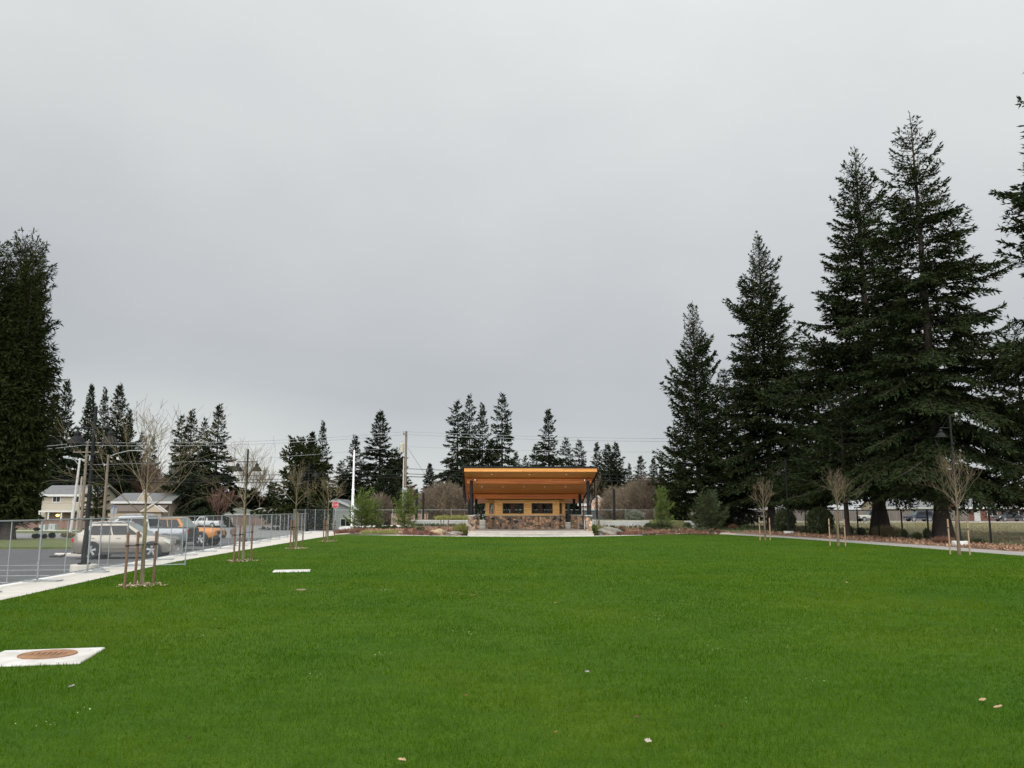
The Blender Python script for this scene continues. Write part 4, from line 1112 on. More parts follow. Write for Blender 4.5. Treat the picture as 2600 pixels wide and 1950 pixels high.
def car(name,label,cat,loc,rz,L,W,H,pm,deck,gh,wb,wr,clear=.22,belt=None,front_lamp=True,rails=True,bed=None,cladding=None,glass=GLASSD,doors=2,dark_roof=None,group=None,detail=True,fscr=None,roundlamp=False,tyre_w=.24):
    """deck: [(x,z)] rear->front upper outline of the lower body; gh: (xb_rear,xt_rear,xt_front,xb_front)"""
    o=thing(name,label,cat,loc,rz,group)
    hw=W/2
    zb=clear
    xs=[p[0] for p in deck]
    def dz(x): return interp([(p[0],p[1]) for p in deck],x)
    N=40
    st=[lerp(-L/2,L/2,i/N) for i in range(N+1)]
    m=MB(); vs=[];fs=[]
    def plan(x):   # half width in plan, rounded at both ends
        t=abs(x)/(L/2)
        return hw*(1-.12*max(0,(t-.84)/.16)**2.2-.025*t*t)
    def endz(x):
        t=(abs(x)/(L/2)); return .13*max(0,(t-.86)/.14)**2
    for x in st:
        wv=plan(x); zt=dz(x); z0=zb+endz(x)
        zm=lerp(z0,zt,.55)
        half=[(0,z0),(wv*.80,z0),(wv*.955,z0+.06),(wv*.985,lerp(z0,zt,.28)),(wv,zm),(wv*.985,lerp(z0,zt,.80)),(wv*.945,zt-.035),(wv*.86,zt),(wv*.4,zt+.018),(0,zt+.022)]
        ring=[(x,y,z) for y,z in half]+[(x,-y,z) for y,z in reversed(half[1:-1])]
        vs.extend(ring)
    k=18
    for i in range(N):
        for j in range(k):
            a=i*k+j; b=i*k+(j+1)%k
            fs.append((a,b,b+k,a+k))
    fs.append(tuple(range(k))); fs.append(tuple(reversed(range(N*k,N*k+k))))
    m.add(vs,fs)
    body=smooth_angle(m.build('body',pm,o),38)
    # greenhouse
    xb0,xt0,xt1,xb1=gh
    zbelt=belt if belt else dz((xb0+xb1)/2)
    wb_=hw*.93; wt=hw*.76
    zr=H
    def S(a,t,side,out=0.0):
        x=lerp(lerp(xb0,xb1,a),lerp(xt0,xt1,a),t)
        y=side*(lerp(wb_,wt,t**1.15)+out)
        z=lerp(zbelt-.03,zr-.05,t)
        return (x,y,z)
    m=MB(); vs=[];fs=[]
    A=[0,.1,.25,.5,.75,.9,1]
    for a in A:
        ring=[S(a,t,1) for t in (0,.35,.7,1)]
        x=lerp(xt0,xt1,a)
        cz=.05*(1-((a-.5)*2)**4*.7)
        ring+= [(x,wt*.8,zr-.05+cz*.72),(x,wt*.35,zr-.05+cz),(x,-wt*.35,zr-.05+cz),(x,-wt*.8,zr-.05+cz*.72)]
        ring+=[S(a,t,-1) for t in (1,.7,.35,0)]
        vs.extend(ring)
    k=12
    for i in range(len(A)-1):
        for j in range(k-1):
            fs.append((i*k+j,i*k+j+1,(i+1)*k+j+1,(i+1)*k+j))
    fs.append(tuple(range(k))); fs.append(tuple(reversed(range((len(A)-1)*k,len(A)*k))))
    m.add(vs,fs)
    smooth_angle(m.build('cabin',dark_roof or pm,o),30)
    # side glass
    spans={1:[(.08,.92)],2:[(.09,.50),(.525,.90)],3:[(.05,.27),(.30,.60),(.63,.91)]}[doors]
    for side in (-1,1):
        for (a0,a1) in spans:
            m=MB(); n=5
            pts0=[];pts1=[]
            for i in range(n+1):
                a=lerp(a0,a1,i/n)
                pts0.append(S(a,.10,side,.006)); pts1.append(S(a,.86,side,.006))
            for i in range(n): m.add([pts0[i],pts0[i+1],pts1[i+1],pts1[i]],[(0,1,2,3)])
            m.build('side_window',glass,o)
    # windscreen and rear glass
    def face(a,t0,t1,nm,gm,out):
        x0=lerp(xb0,xb1,a); x1=lerp(xt0,xt1,a)
        nx=(1 if a>.5 else -1)*out
        m=MB()
        def q(b,t): return (lerp(x0,x1,t)+nx,b*(lerp(wb_,wt,t)-.07),lerp(zbelt-.03,zr-.05,t)+.004)
        m.add([q(-1,t0),q(1,t0),q(1,t1),q(-1,t1)],[(0,1,2,3)]); m.build(nm,gm,o)
    face(1.0,.08,.92,'windscreen',fscr or GLASSG,.008)
    face(0.0,.20,.88,'rear_window',glass,.008)
    # wheels with dark arches
    for sx_ in (-1,1):
        x=sx_*wb/2
        for side in (-1,1):
            m=MB(); yo=side*(hw*.985)
            m.lathe([(wr*1.11,-.05),(wr*1.11,.018),(wr*1.06,.022),(0,.020)],26,(x,yo,wr*1.02),axis='y') if side>0 else m.lathe([(0,-.020),(wr*1.06,-.022),(wr*1.11,-.018),(wr*1.11,.05)],26,(x,yo,wr*1.02),axis='y')
            m.build('wheel_arch',cladding or PLASTIC,o)
            wheel(o,x,side*(hw*.985-tyre_w*.28+.03),wr,tyre_w,side)
    if detail:
        # bumpers, sill, lamps
        m=MB(); m.bev(L/2-.10,-hw*.78,zb+.0,L/2+.03,hw*.78,zb+.20,.03); m.build('front_bumper',cladding or pm,o)
        m=MB(); m.bev(-L/2-.03,-hw*.80,zb+.02,-L/2+.10,hw*.80,zb+.24,.03); m.build('rear_bumper',cladding or pm,o)
        m=MB()
        for side in (-1,1): m.box(-wb/2+wr*1.2,side*hw*.99-.02,zb-.02,wb/2-wr*1.2,side*hw*.99+.02,zb+.09)
        m.build('sill',cladding or PLASTIC,o)
        zf=dz(L/2-.06)
        m=MB(); m.bev(L/2-.06,-hw*.42,zf-.28,L/2+.02,hw*.42,zf-.06,.02); m.build('grille',PLASTIC,o)
        m=MB(); m.box(L/2+.031,-.16,zb+.10,L/2+.04,.16,zb+.22); m.build('number_plate',PLATE,o)
        for side in (-1,1):
            y0=side*hw*.66
            m=MB()
            if roundlamp: m.lathe([(.0,.03),(.09,.02),(.10,-.03)],16,(L/2-.04,y0,zf-.16),axis='x')
            else:
                xa=L/2-.42; 
                def hp(x,z,o_): return (x,side*(plan(x)*1.0+o_),z)
                m.add([hp(xa,dz(xa)-.08,.012),hp(L/2-.10,dz(L/2-.1)-.06,.016),(L/2+.014,side*hw*.48,zf-.05),(L/2+.016,side*hw*.48,zf-.20),hp(L/2-.10,dz(L/2-.1)-.25,.018),hp(xa,dz(xa)-.19,.014)],[(0,1,4,5),(1,2,3,4)])
            m.build('headlight',HEADL,o)
            m=MB(); xr=-L/2; zt=dz(xr+.05)
            m.bev(xr-.012,side*hw*.80-.10,zt-.26,xr+.10,side*hw*.80+.07,zt-.08,.02); m.build('tail_light',TAILL,o)
            xm=lerp(xb1,xt1,.1)-.25
            m=MB(); m.bev(xm-.08,side*(hw+.10)-.09,zbelt+.0,xm+.06,side*(hw+.10)+.09,zbelt+.15,.03); m.box(xm-.03,side*(hw-.02)-.05,zbelt+.03,xm+.01,side*(hw-.02)+.05,zbelt+.07); m.build('wing_mirror',pm,o)
            for dx in ((.18,-.92) if doors>1 else (.1,)):
                m=MB(); xx=(xb1+xb0)/2+dx+.12; zh=zbelt-.14
                m.box(xx-.09,side*hw*.985-.012,zh,xx+.09,side*hw*.985+.018,zh+.028); m.build('door_handle',pm,o)
            # door shut lines
            m=MB()
            for dx in ((.62,-.40,-1.02) if doors>1 else (.55,-.5)):
                xx=(xb1+xb0)/2+dx; 
                m.tube([(xx,side*hw*.972,zb+.08),(xx,side*hw*1.001,lerp(zb,zbelt,.55)),(xx,side*hw*.95,zbelt-.03)],.007,4)
            m.build('door_gap',PLASTIC,o)
            m=MB(); m.box(-wb/2+wr*1.25,side*hw*1.0-.012,zb+.27,wb/2-wr*1.25,side*hw*1.0+.012,zb+.32); m.build('side_moulding',pm,o)
        if rails:
            m=MB()
            for side in (-1,1): m.tube([(xt0+.15,side*wt*.86,zr-.02),(xt0+.3,side*wt*.86,zr+.045),(xt1-.3,side*wt*.86,zr+.045),(xt1-.1,side*wt*.86,zr-.02)],.02,6)
            m.build('roof_rail',ALLOY,o)
    return o
GOLD=paint('champagne_paint',(.215,.198,.17),.45,.24)
SILV=paint('silver_paint',(.205,.22,.235),.45,.26)
ORNG=paint('orange_paint',(.46,.19,.05),.1,.4)
WHTC=paint('white_car_paint',(.50,.51,.51),0,.3)
NAVY=paint('dark_blue_paint',(.012,.017,.035),.2,.2)
BLKC=paint('black_car_paint',(.02,.022,.026),.2,.22)
CREAM=paint('cream_paint',(.46,.44,.38),0,.4)
lot=-.15
car('parked_suv','beige crossover with five-spoke alloy wheels parked nose-in behind the mesh fence','car',(-17.62,38.3,lot),R(9),4.30,1.86,1.60,GOLD,
    [(-2.15,.92),(-2.05,1.08),(-1.5,1.10),(-.6,1.06),(.6,1.03),(1.0,1.06),(1.55,1.02),(1.9,.95),(2.03,.91),(2.10,.85),(2.15,.76)],(-1.98,-1.42,.12,1.02),2.56,.37,belt=1.04)
tk=car('pickup_truck','silver crew cab pickup with big black tyres parked beyond the beige car','pickup truck',(-20.35,45.3,lot),R(183),5.9,2.0,1.90,SILV,
    [(-2.95,1.22),(-.95,1.22),(-.6,1.20),(1.1,1.17),(1.6,1.17),(2.5,1.10),(2.85,.98),(2.95,.80)],(-.95,-.72,.72,1.38),3.6,.44,clear=.45,belt=1.2,rails=True,doors=2,tyre_w=.30,cladding=PLASTIC)
m=MB(); m.box(-2.88,-.82,1.225,-1.0,.82,1.243); m.build('bed_cover',PLASTIC,tk)
m=MB(); m.box(-2.985,-.78,.72,-2.955,.78,1.18); m.build('tailgate',BLKC,tk)  # tailgate coloured much darker than the silver body
car('orange_truck','orange truck with round headlights half hidden behind the silver pickup','truck',(-20.2,51.6,lot),R(-4),4.3,1.80,1.75,ORNG,
    [(-2.15,1.05),(-.2,1.06),(.5,1.10),(1.4,1.08),(2.0,1.04),(2.15,.92)],(-1.9,-1.75,-.2,.35),2.7,.42,clear=.45,belt=1.06,rails=False,doors=2,cladding=PLASTIC,roundlamp=True,tyre_w=.28)
gl=lambda u,Y,dz=0.0: (XD(u,Y,0.6),Y,G(XD(u,Y,.6),Y)+dz)
car('white_van','white car parked in the drive beyond the orange truck','car',gl(462,120,.06),R(15),4.4,1.75,1.45,WHTC,[(-2.2,.85),(-1.4,.95),(.9,.92),(1.9,.80),(2.2,.62)],(-1.75,-1.0,.25,1.1),2.6,.32,belt=.93,rails=False)
car('white_pickup','small white truck by the white garage wall','truck',gl(522,122,.06),R(175),4.8,1.8,1.6,WHTC,[(-2.4,.95),(-.5,.95),(1.1,.95),(2.2,.85),(2.4,.66)],(-.7,-.5,.6,1.1),2.9,.34,belt=.95,rails=False)
car('street_car','pale car on the street above the beige crossover roof','car',gl(318,78,.05),R(178),4.5,1.78,1.42,SILV,[(-2.25,.85),(-1.4,.92),(.9,.90),(1.9,.78),(2.25,.60)],(-1.7,-.95,.25,1.1),2.65,.32,belt=.91,rails=False)
def rcar(*a,u=0,Y=146,rz=0,**k):
    return car(a[0],a[1],a[2],(XD(u,Y,.8),Y,.10),rz,*a[3:],**k)
jp=rcar('old_jeep','cream open off-road car with a red rear half beside the dark conifer trunk','car',3.6,1.7,1.85,CREAM,[(-1.8,1.05),(-.5,1.08),(.3,1.12),(1.5,1.10),(1.8,.95)],(-1.7,-1.6,-.1,.25),2.3,.40,u=2205,Y=143,rz=R(184),clear=.45,belt=1.08,rails=False,doors=1,cladding=PLASTIC,dark_roof=BLKC,roundlamp=True)
m=MB(); m.box(-1.75,.857,.55,-.75,.88,1.02); m.box(-1.75,-.88,.55,-.75,-.857,1.02); m.build('rear_quarter',mat('red_paint',(.35,.03,.03),rough=.4),jp)
rcar('dark_suv','dark navy off-road car with pale wheel arches parked across the dry field','car',4.7,1.85,1.85,NAVY,[(-2.35,1.05),(-.6,1.08),(.9,1.10),(1.9,1.02),(2.35,.85)],(-2.2,-2.0,.45,.95),2.8,.42,u=2333,Y=143,rz=R(183),clear=.42,belt=1.08,rails=False,cladding=SILV,roundlamp=True)
rcar('dark_pickup','dark pickup with a shiny front parked by the low brick house','pickup truck',5.6,1.95,1.85,BLKC,[(-2.8,1.12),(-.8,1.12),(1.1,1.12),(2.4,1.02),(2.8,.80)],(-.9,-.65,.75,1.45),3.5,.40,u=2566,Y=145,rz=R(184),clear=.40,belt=1.12,rails=False,fscr=GLASSD,cladding=SILV)
# ------------------------------------------------------------------ houses
SHING=mat('grey_shingles',(.15,.15,.15),(.10,.10,.105),rough=.9,scale=2.5,stretch=(1,4,4),bump=.3)
SHINGB=mat('brown_shingles',(.13,.105,.085),(.085,.07,.06),rough=.9,scale=2.5,stretch=(1,4,4),bump=.3)
SHINGG=mat('mossy_shingles',(.13,.135,.10),(.08,.085,.065),rough=.9,scale=2.5,stretch=(1,4,4),bump=.3)
SHINGR=mat('red_brown_shingles',(.14,.07,.055),(.09,.045,.038),rough=.9,scale=3)
BEIGE=m_boards('beige_siding',(.30,.265,.205),(.37,.335,.27),.20,'z')
GREYS=m_boards('grey_green_siding',(.27,.29,.27),(.34,.36,.33),.18,'z')
WHITES=m_boards('white_siding',(.42,.42,.41),(.52,.52,.50),.18,'z')
TANS=m_boards('tan_siding',(.34,.28,.21),(.42,.35,.27),.18,'z')
PINKS=m_boards('pinkish_siding',(.46,.30,.22),(.55,.37,.28),.18,'z')
BRICK=mat('brick_wall',(.17,.075,.055),(.11,.05,.04),rough=.9,scale=5)
GARAGE=mat('garage_door_paint',(.06,.07,.08),(.045,.05,.06),rough=.6,scale=4)
PORCH=bpy.data.materials.new('porch_lamp'); PORCH.use_nodes=True
_b=PORCH.node_tree.nodes['Principled BSDF']; _b.inputs['Emission Color'].default_value=(1,.62,.2,1); _b.inputs['Emission Strength'].default_value=2.0

def house(name,label,loc,rz,W,D,wall_h,roof_h,wm,rm,gable='x',windows=(),over=.45,doors=(),cat='house',gable_win=False,trim=TRIMW):
    """gable='x': ridge runs along x (eave faces us); 'y': gable faces us"""
    o=thing(name,label,cat,loc,rz)
    m=MB(); m.box(-W/2,0,-.8,W/2,D,wall_h)
    if gable=='x':
        for s in (-1,1):
            m.prism([(0,wall_h),(D,wall_h),(D/2,wall_h+roof_h)],'x',s*W/2,s*W/2-s*.15)
    elif gable=='y':
        m.prism([(-W/2,wall_h),(W/2,wall_h),(0,wall_h+roof_h)],'y',.0,.15)
        m.prism([(-W/2,wall_h),(W/2,wall_h),(0,wall_h+roof_h)],'y',D-.15,D)
    m.build('wall',wm,o)
    t=.16; m=MB(); tr=MB()
    if gable=='hip':
        e=over; i=min(W,D)/2*.95
        b=[(-W/2-e,-e,wall_h+.02),(W/2+e,-e,wall_h+.02),(W/2+e,D+e,wall_h+.02),(-W/2-e,D+e,wall_h+.02),(-W/2+i,D/2,wall_h+roof_h),(W/2-i,D/2,wall_h+roof_h)]
        m.add(b,[(0,1,5,4),(1,2,5),(2,3,4,5),(3,0,4),(3,2,1,0)])
        tr.box(-W/2-e-.03,-e-.06,wall_h-.16,W/2+e+.03,-e-.004,wall_h+.05)
    elif gable=='x':
        k=roof_h/(D/2); ye=-over; ze=wall_h-over*k
        m.prism([(ye,ze+.05),(D/2,wall_h+roof_h+.05),(D-ye,ze+.05),(D-ye,ze+.05+t),(D/2,wall_h+roof_h+.05+t),(ye,ze+.05+t)],'x',-W/2-over,W/2+over)
        tr.box(-W/2-over-.02,ye-.06,ze-.12,W/2+over+.02,ye-.004,ze+.22)
    else:
        k=roof_h/(W/2); xe=W/2+over; ze=wall_h-over*k
        m.prism([(-xe,ze+.05),(0,wall_h+roof_h+.05),(xe,ze+.05),(xe,ze+.05+t),(0,wall_h+roof_h+.05+t),(-xe,ze+.05+t)],'y',-over+.05,D+over)
        tr.prism([(-xe,ze-.10),(0,wall_h+roof_h-.10),(xe,ze-.10),(xe,ze+.24),(0,wall_h+roof_h+.24),(-xe,ze+.24)],'y',-over-.04,-over+.046)
    m.build('roof',rm,o); tr.build('fascia_trim',trim,o)
    for (x,z,w,h) in windows:
        m=MB(); e=.12
        m.box(x-w/2-e,-.06,z-e,x+w/2+e,-.004,z); m.box(x-w/2-e,-.06,z+h,x+w/2+e,-.004,z+h+e)
        m.box(x-w/2-e,-.06,z,x-w/2,-.004,z+h); m.box(x+w/2,-.06,z,x+w/2+e,-.004,z+h); m.box(x-.03,-.05,z,x+.03,-.004,z+h)
        f=m.build('window',trim,o)
        m=MB(); m.box(x-w/2,-.03,z,x-.032,-.003,z+h); m.box(x+.032,-.03,z,x+w/2,-.003,z+h); m.build('pane',GLASSD,f)
    for (x,w,h,dm) in doors:
        m=MB(); m.box(x-w/2,-.05,-.6,x+w/2,-.003,h)
        dd=m.build('door',dm,o)
        m=MB(); e=.12
        m.box(x-w/2-e,-.07,-.6,x-w/2-.002,-.003,h+e); m.box(x+w/2+.002,-.07,-.6,x+w/2+e,-.003,h+e); m.box(x-w/2-.001,-.07,h+.002,x+w/2+.001,-.003,h+e); m.build('door_trim',trim,dd)
    return o
def hz(u,v,Y): return PD(u,v,Y).z
def place(u,Y): x=XD(u,Y,1); return (x,Y,G(x,Y))
# two storey beige house, far left
Y=132; c=place(172,Y); g=c[2]
ho=house('beige_house','two-storey beige house with grey roof and lit porch, right of the cedar',c,R(2),(245-112)/F*Y,7,hz(172,1256,Y)-g,hz(172,1234,Y)-hz(172,1256,Y),BEIGE,SHING,'x',
  windows=[((141-172)/F*Y,hz(141,1274,Y)-g,1.1,1.15),((189-172)/F*Y,hz(189,1275,Y)-g,.9,1.1)])
m=MB(); zp=hz(172,1298,Y)-g
m.box(-3.6,-2.0,zp-.15,1.6,-.01,zp+.12)
for x in (-3.5,-2.1,-.1,1.5): m.box(x-.1,-1.9,-.6,x+.1,-1.7,zp-.152)
m.build('porch',TRIMW,ho)
m=MB(); m.box(-3.3,-.06,-.6,1.3,-.02,zp-.16); m.build('porch_shade_panel',mat('porch_painted_shade',(.16,.13,.10),rough=.8),ho)  # darker panel over the siding: shade under the porch roof put into its colour
m=MB(); m.lathe([(.0,.0),(.22,.05),(.30,.2),(.22,.36),(0,.42)],12,((151-172)/F*Y,-.5,zp-.85)); m.build('porch_lamp',PORCH,ho)
m=MB(); m.prism([(1.9,hz(172,1258,Y)-g-.1),(4.3,hz(172,1258,Y)-g-.1),(3.1,hz(172,1243,Y)-g+.2)],'y',-1.2,0.0); m.box(2.0,-1.0,-.6,4.2,-.002,hz(172,1258,Y)-g-.102); m.build('side_wing',BEIGE,ho)
# second house with gables
Y=128; c=place(360,Y); g=c[2]
ho=house('gabled_house','grey-roofed house with small white gables behind the nearest bare tree',c,0,(430-292)/F*Y,7,hz(350,1274,Y)-g,hz(350,1254,Y)-hz(350,1274,Y),TANS,SHING,'x',windows=[(.3,hz(370,1284,Y)-g,.5,.6),(1.4,hz(370,1284,Y)-g,.5,.6)])
m=MB(); zl=hz(350,1300,Y)-g
m.box(-4.2,-2.2,-.6,3.9,-.01,zl); m.build('front_wing',TANS,ho)
m=MB(); m.prism([(-2.5,zl+.02),(0,zl+1.1),(0,zl+1.22),(-2.5,zl+.14)],'x',-4.5,4.2); m.build('lower_roof',SHINGB,ho)
for (ux,wd,hh) in ((405,1.7,1.05),(420,1.2,.8),(385,1.0,1.6)):
    x=(ux-360)/F*Y; m=MB(); zz=zl if hh<1.3 else hz(385,1272,Y)-g
    m.prism([(x-wd,zz),(x+wd,zz),(x,zz+hh)],'y',-2.6-.01*ux%.3,-2.3-.01*ux%.3); gg=m.build('gable',TANS,ho)
    m=MB(); y0=-2.68-.01*ux%.3
    for s in (-1,1): m.add([(x+s*(wd+.15),y0,zz-.1),(x,y0,zz+hh+.05),(x,y0,zz+hh+.25),(x+s*(wd+.15),y0,zz+.1)],[(0,1,2,3)])
    m.build('gable_trim',TRIMW,gg)
m=MB(); m.box(-3.5,-2.26,-.6,-.5,-2.203,zl-.35); m.build('garage_door',TANS,ho)
# low houses in the middle left
Y=165; c=place(662,Y); g=c[2]
house('white_gable_garage','low house with a white-trimmed gable facing the fence by the yellow sign',c,0,(708-620)/F*Y,9,hz(662,1308,Y)-g,hz(662,1292,Y)-hz(662,1308,Y),WHITES,SHINGB,'y',windows=[],doors=[(0,3.6,hz(662,1312,Y)-g-.2,TRIMW)])
Y=172; c=place(690,Y); g=c[2]
house('brown_roof_house','brown roofed house showing above the white gable garage',c,0,(745-640)/F*Y,9,hz(690,1303,Y)-g,hz(690,1288,Y)-hz(690,1303,Y),TANS,SHINGR,'hip')
Y=150; c=place(590,Y); g=c[2]
house('mossy_roof_house','house with low mossy hip roof left of the second bell lamp',c,0,(635-548)/F*Y,8,hz(590,1305,Y)-g,hz(590,1288,Y)-hz(590,1305,Y),WHITES,SHINGG,'hip')
Y=112; c=place(852,Y); g=c[2]
house('grey_green_house','grey-green house with a pale sloping roof edge beside the white pole',c,0,7.4,8,hz(886,1300,Y)-g,1.55,GREYS,SHING,'y',windows=[(1.4,.4,1.3,.9)])
Y=118; c=place(1040,Y); g=c[2]
house('tan_house','tan house with white gable trim behind the utility pole and young evergreen',c,R(-12),5.4,7,hz(1040,1280,Y)-g-.2,1.35,TANS,SHINGB,'y',windows=[(-1.3,hz(1040,1291,Y)-g,.7,1.0)])
Y=112; c=place(1212,Y); g=c[2]
ho=house('pale_grey_house','tall pale grey house with a lean-to carport behind the left pavilion column',c,R(6),(1252-1172)/F*Y,8,hz(1200,1262,Y)-g,1.5,WHITES,SHING,'x',windows=[(-1.0,hz(1190,1275,Y)-g,.8,1.1)])
m=MB(); zc=hz(1190,1296,Y)-g
m.add([(-4.2,-3.0,zc-.25),(2.4,-3.0,zc+1.45),(2.4,-.02,zc+1.45),(-4.2,-.02,zc-.25),(-4.2,-3.0,zc-.02),(2.4,-3.0,zc+1.68),(2.4,-.02,zc+1.68),(-4.2,-.02,zc-.02)],BF); m.build('carport_roof',WHITES,ho)
m=MB(); m.box(-3.4,-2.6,-.6,2.2,-2.4,zc-.3); m.build('carport_wall',GREYS,ho)
Y=118; c=place(1535,Y); g=c[2]
ho=house('pink_gable_house','pinkish house with white gable trim and a dark garage right of the pavilion',c,R(-4),(1592-1474)/F*Y,8,hz(1535,1280,Y)-g,hz(1535,1258,Y)-hz(1535,1280,Y),PINKS,SHINGB,'x',windows=[((1531-1535)/F*Y,hz(1531,1287,Y)-g,.6,.8),((1553-1535)/F*Y,hz(1553,1286,Y)-g,.6,.7)])
m=MB(); zz=hz(1535,1279,Y)-g; x=(1519-1535)/F*Y
m.prism([(x-1.15,zz),(x+1.15,zz),(x,zz+1.05)],'y',-.7,-.02); m.box(x-1.1,-.68,0,x+1.1,-.022,zz-.002); gg=m.build('gable',PINKS,ho)
m=MB()
for s in (-1,1): m.add([(x+s*1.35,-.76,zz-.18),(x,-.76,zz+1.03),(x,-.76,zz+1.20),(x+s*1.35,-.76,zz-.01)],[(0,1,2,3)])
m.build('gable_trim',TRIMW,gg)
m=MB(); zz=hz(1535,1291,Y)-g; m.box(-3.2,-1.4,zz-.28,3.2,-.02,zz); m.build('garage_roof_edge',GREYS,ho)
m=MB(); m.box(-2.9,-1.2,-.6,3.0,-1.0,zz-.29); m.build('garage_door',GARAGE,ho)
Y=166; c=(XD(2560,Y,1),Y,.1)
house('low_brick_house','long low brick house with a grey roof behind the dark pickup at the right edge',c,0,(2680-2440)/F*Y,10,2.5,1.9,BRICK,SHING,'x',windows=[((2520-2560)/F*Y,.9,1.9,1.1),((2600-2560)/F*Y,.9,2.0,1.1)],doors=[((2482-2560)/F*Y,1.0,2.0,TRIMW)])
Y=172; c=(XD(2320,Y,1),Y,.1)
house('grey_roof_house','low house whose grey roof shows between the two thickest conifer trunks',c,0,(2420-2250)/F*Y,9,2.5,1.7,TANS,SHING,'x',trim=GREYS)
Y=176; c=(XD(1905,Y,1),Y,.1)
house('pale_roof_house','pale-roofed low house above the black fence, left of the small bell lamp',c,0,(1985-1820)/F*Y,9,1.9,1.7,TANS,SHING,'x')

# ------------------------------------------------------------------ board fences
BRF=m_boards('brown_fence_boards',(.15,.085,.065),(.21,.125,.095),.15)
GRF=m_boards('weathered_fence_boards',(.13,.11,.095),(.20,.17,.15),.15)
TNF=m_boards('tan_fence_boards',(.22,.15,.115),(.29,.20,.155),.15)
def board_fence(label,a,b,h,bm_,posts=2.4,z0=None):
    o=thing('board_fence',label,'fence',(a[0],a[1],0),0)
    d=Vector((b[0]-a[0],b[1]-a[1],0)); L=d.length; o.rotation_euler=(0,0,math.atan2(d.y,d.x))
    o.location.z=z0 if z0 is not None else (G(*a)+G(*b))/2
    m=MB()
    n=int(L/.3)
    for i in range(n):
        m.box(i*.3+.005,-.012,.03,i*.3+.295,.012,h+random.uniform(-.015,.015))
    m.build('boards',bm_,o)
    m=MB()
    k=max(1,round(L/posts))
    for i in range(k+1): m.box(L*i/k-.06,.013,-.2,L*i/k+.06,.12,h+.04)
    m.box(0,.013,h*.25,L,.05,h*.25+.08); m.box(0,-.05,h+.016,L,.06,h+.05); m.build('posts',bm_,o)
    return o
board_fence('long reddish brown board fence below the two houses on the left',(XD(-260,116),116),(XD(330,116),116),1.02,BRF)
board_fence('tan board fence with taller posts under the white gable garage',(XD(592,146),146),(XD(790,140),140),1.55,TNF)
board_fence('reddish board fence stub behind the young evergreen by the utility pole',(XD(994,93.8),93.8),(XD(1085,93.8),93.8),1.35,TNF,z0=.25)
board_fence('grey weathered fence behind the black mesh fence on the right',(XD(1700,160),160),(XD(2460,158),158),2.0,GRF,z0=.1)

# ------------------------------------------------------------------ utility poles and wires
def upole(label,u,Y,vt,r0,r1,lean=0.0,m_=WOODP):
    x=XD(u,Y,.5); g=G(x,Y); h=PD(u,vt,Y).z-g
    o=thing('utility_pole',label,'utility pole',(x,Y,g),0)
    m=MB(); m.lathe([(r0,-.5),(lerp(r0,r1,.5),h*.5),(r1,h-.03),(r1*.6,h)],12); smooth_angle(m.build('pole',m_,o))
    o.rotation_euler=(0,lean,0)
    return o,x,g,h
pc,cx,cg,ch=upole('weathered utility pole with a transformer and grey box behind the young evergreen',1027,96,1094,.165,.13)
m=MB(); m.lathe([(.22,ch-2.55),(.26,ch-2.5),(.26,ch-1.55),(.2,ch-1.48),(.06,ch-1.44)],14,(-.48,-.05,0)); m.lathe([(.03,ch-1.46),(.05,ch-1.3),(.03,ch-1.2)],8,(-.40,-.05,0)); m.lathe([(.03,ch-1.46),(.05,ch-1.3),(.03,ch-1.2)],8,(-.58,-.05,0)); smooth_angle(m.build('transformer',mat('transformer_grey',(.42,.42,.38),(.30,.27,.20),rough=.6,scale=5),pc))
m=MB(); m.box(-.35,-.14,ch-.5,.08,-.02,ch-.28); m.tube([(-.3,-.1,ch-.3),(-.32,-.1,ch-.02)],.04,6); m.build('crossarm',WOODP,pc)
zb=PD(1030,1245,96).z-cg
m=MB(); m.bev(-.30,-.42,zb-.25,.30,-.17,zb+.30,.03); m.build('meter_box',GALV,pc)
m=MB(); m.tube([(-.22,-.12,.2),(-.22,-.12,ch-3.2)],.06,8); m.build('conduit',mat('pale_conduit',(.45,.44,.40),rough=.6),pc)
pl,lx,lg,lh=upole('tall brown utility pole with crossarm behind the nearest bell lamp',206,95,1120,.17,.13)
m=MB(); m.box(-1.5,-.2,lh-1.35,1.5,-.08,lh-1.22)
for x in (-1.4,-.7,.7,1.4): m.lathe([(.03,lh-1.22),(.06,lh-1.12),(.03,lh-1.0)],8,(x,-.14,0))
m.build('crossarm',WOODP,pl)
m=MB(); m.lathe([(.16,lh-2.3),(.19,lh-2.25),(.19,lh-1.7),(.1,lh-1.6)],12,(.5,0,0)); m.build('transformer',GALV,pl)
o,x_,g_,h_=upole('leaning pale street light pole with two cobra heads, left of the brown utility pole',181,88,1163,.17,.10,0,mat('pale_pole_paint',(.50,.49,.46),(.36,.34,.31),rough=.8,scale=3,stretch=(4,4,.5)))
m=MB(); m.tube([(0,0,h_-.8),(-.5,0,h_-.25),(-1.3,0,h_+.0)],.04,6); m.bev(-1.75,-.12,h_-.08,-1.2,.12,h_+.08,.03); m.tube([(0,0,h_-.3),(-.4,-.2,h_-.05),(-.7,-.3,h_-.05)],.035,6); m.bev(-1.0,-.42,h_-.14,-.6,-.2,h_+.02,.03); m.build('lamp_head',GALV,o)
o.rotation_euler=(0,R(2.6),0)
o,x_,g_,h_=upole('slim grey pole between the leaning pole and the brown utility pole',195,92,1210,.11,.09,R(1.5),mat('grey_pole_wood',(.34,.32,.28),(.24,.22,.19),rough=.9,scale=3))
o,x_,g_,h_=upole('wooden street light pole with a long curved arm between the two left houses',262,88,1155,.17,.11)
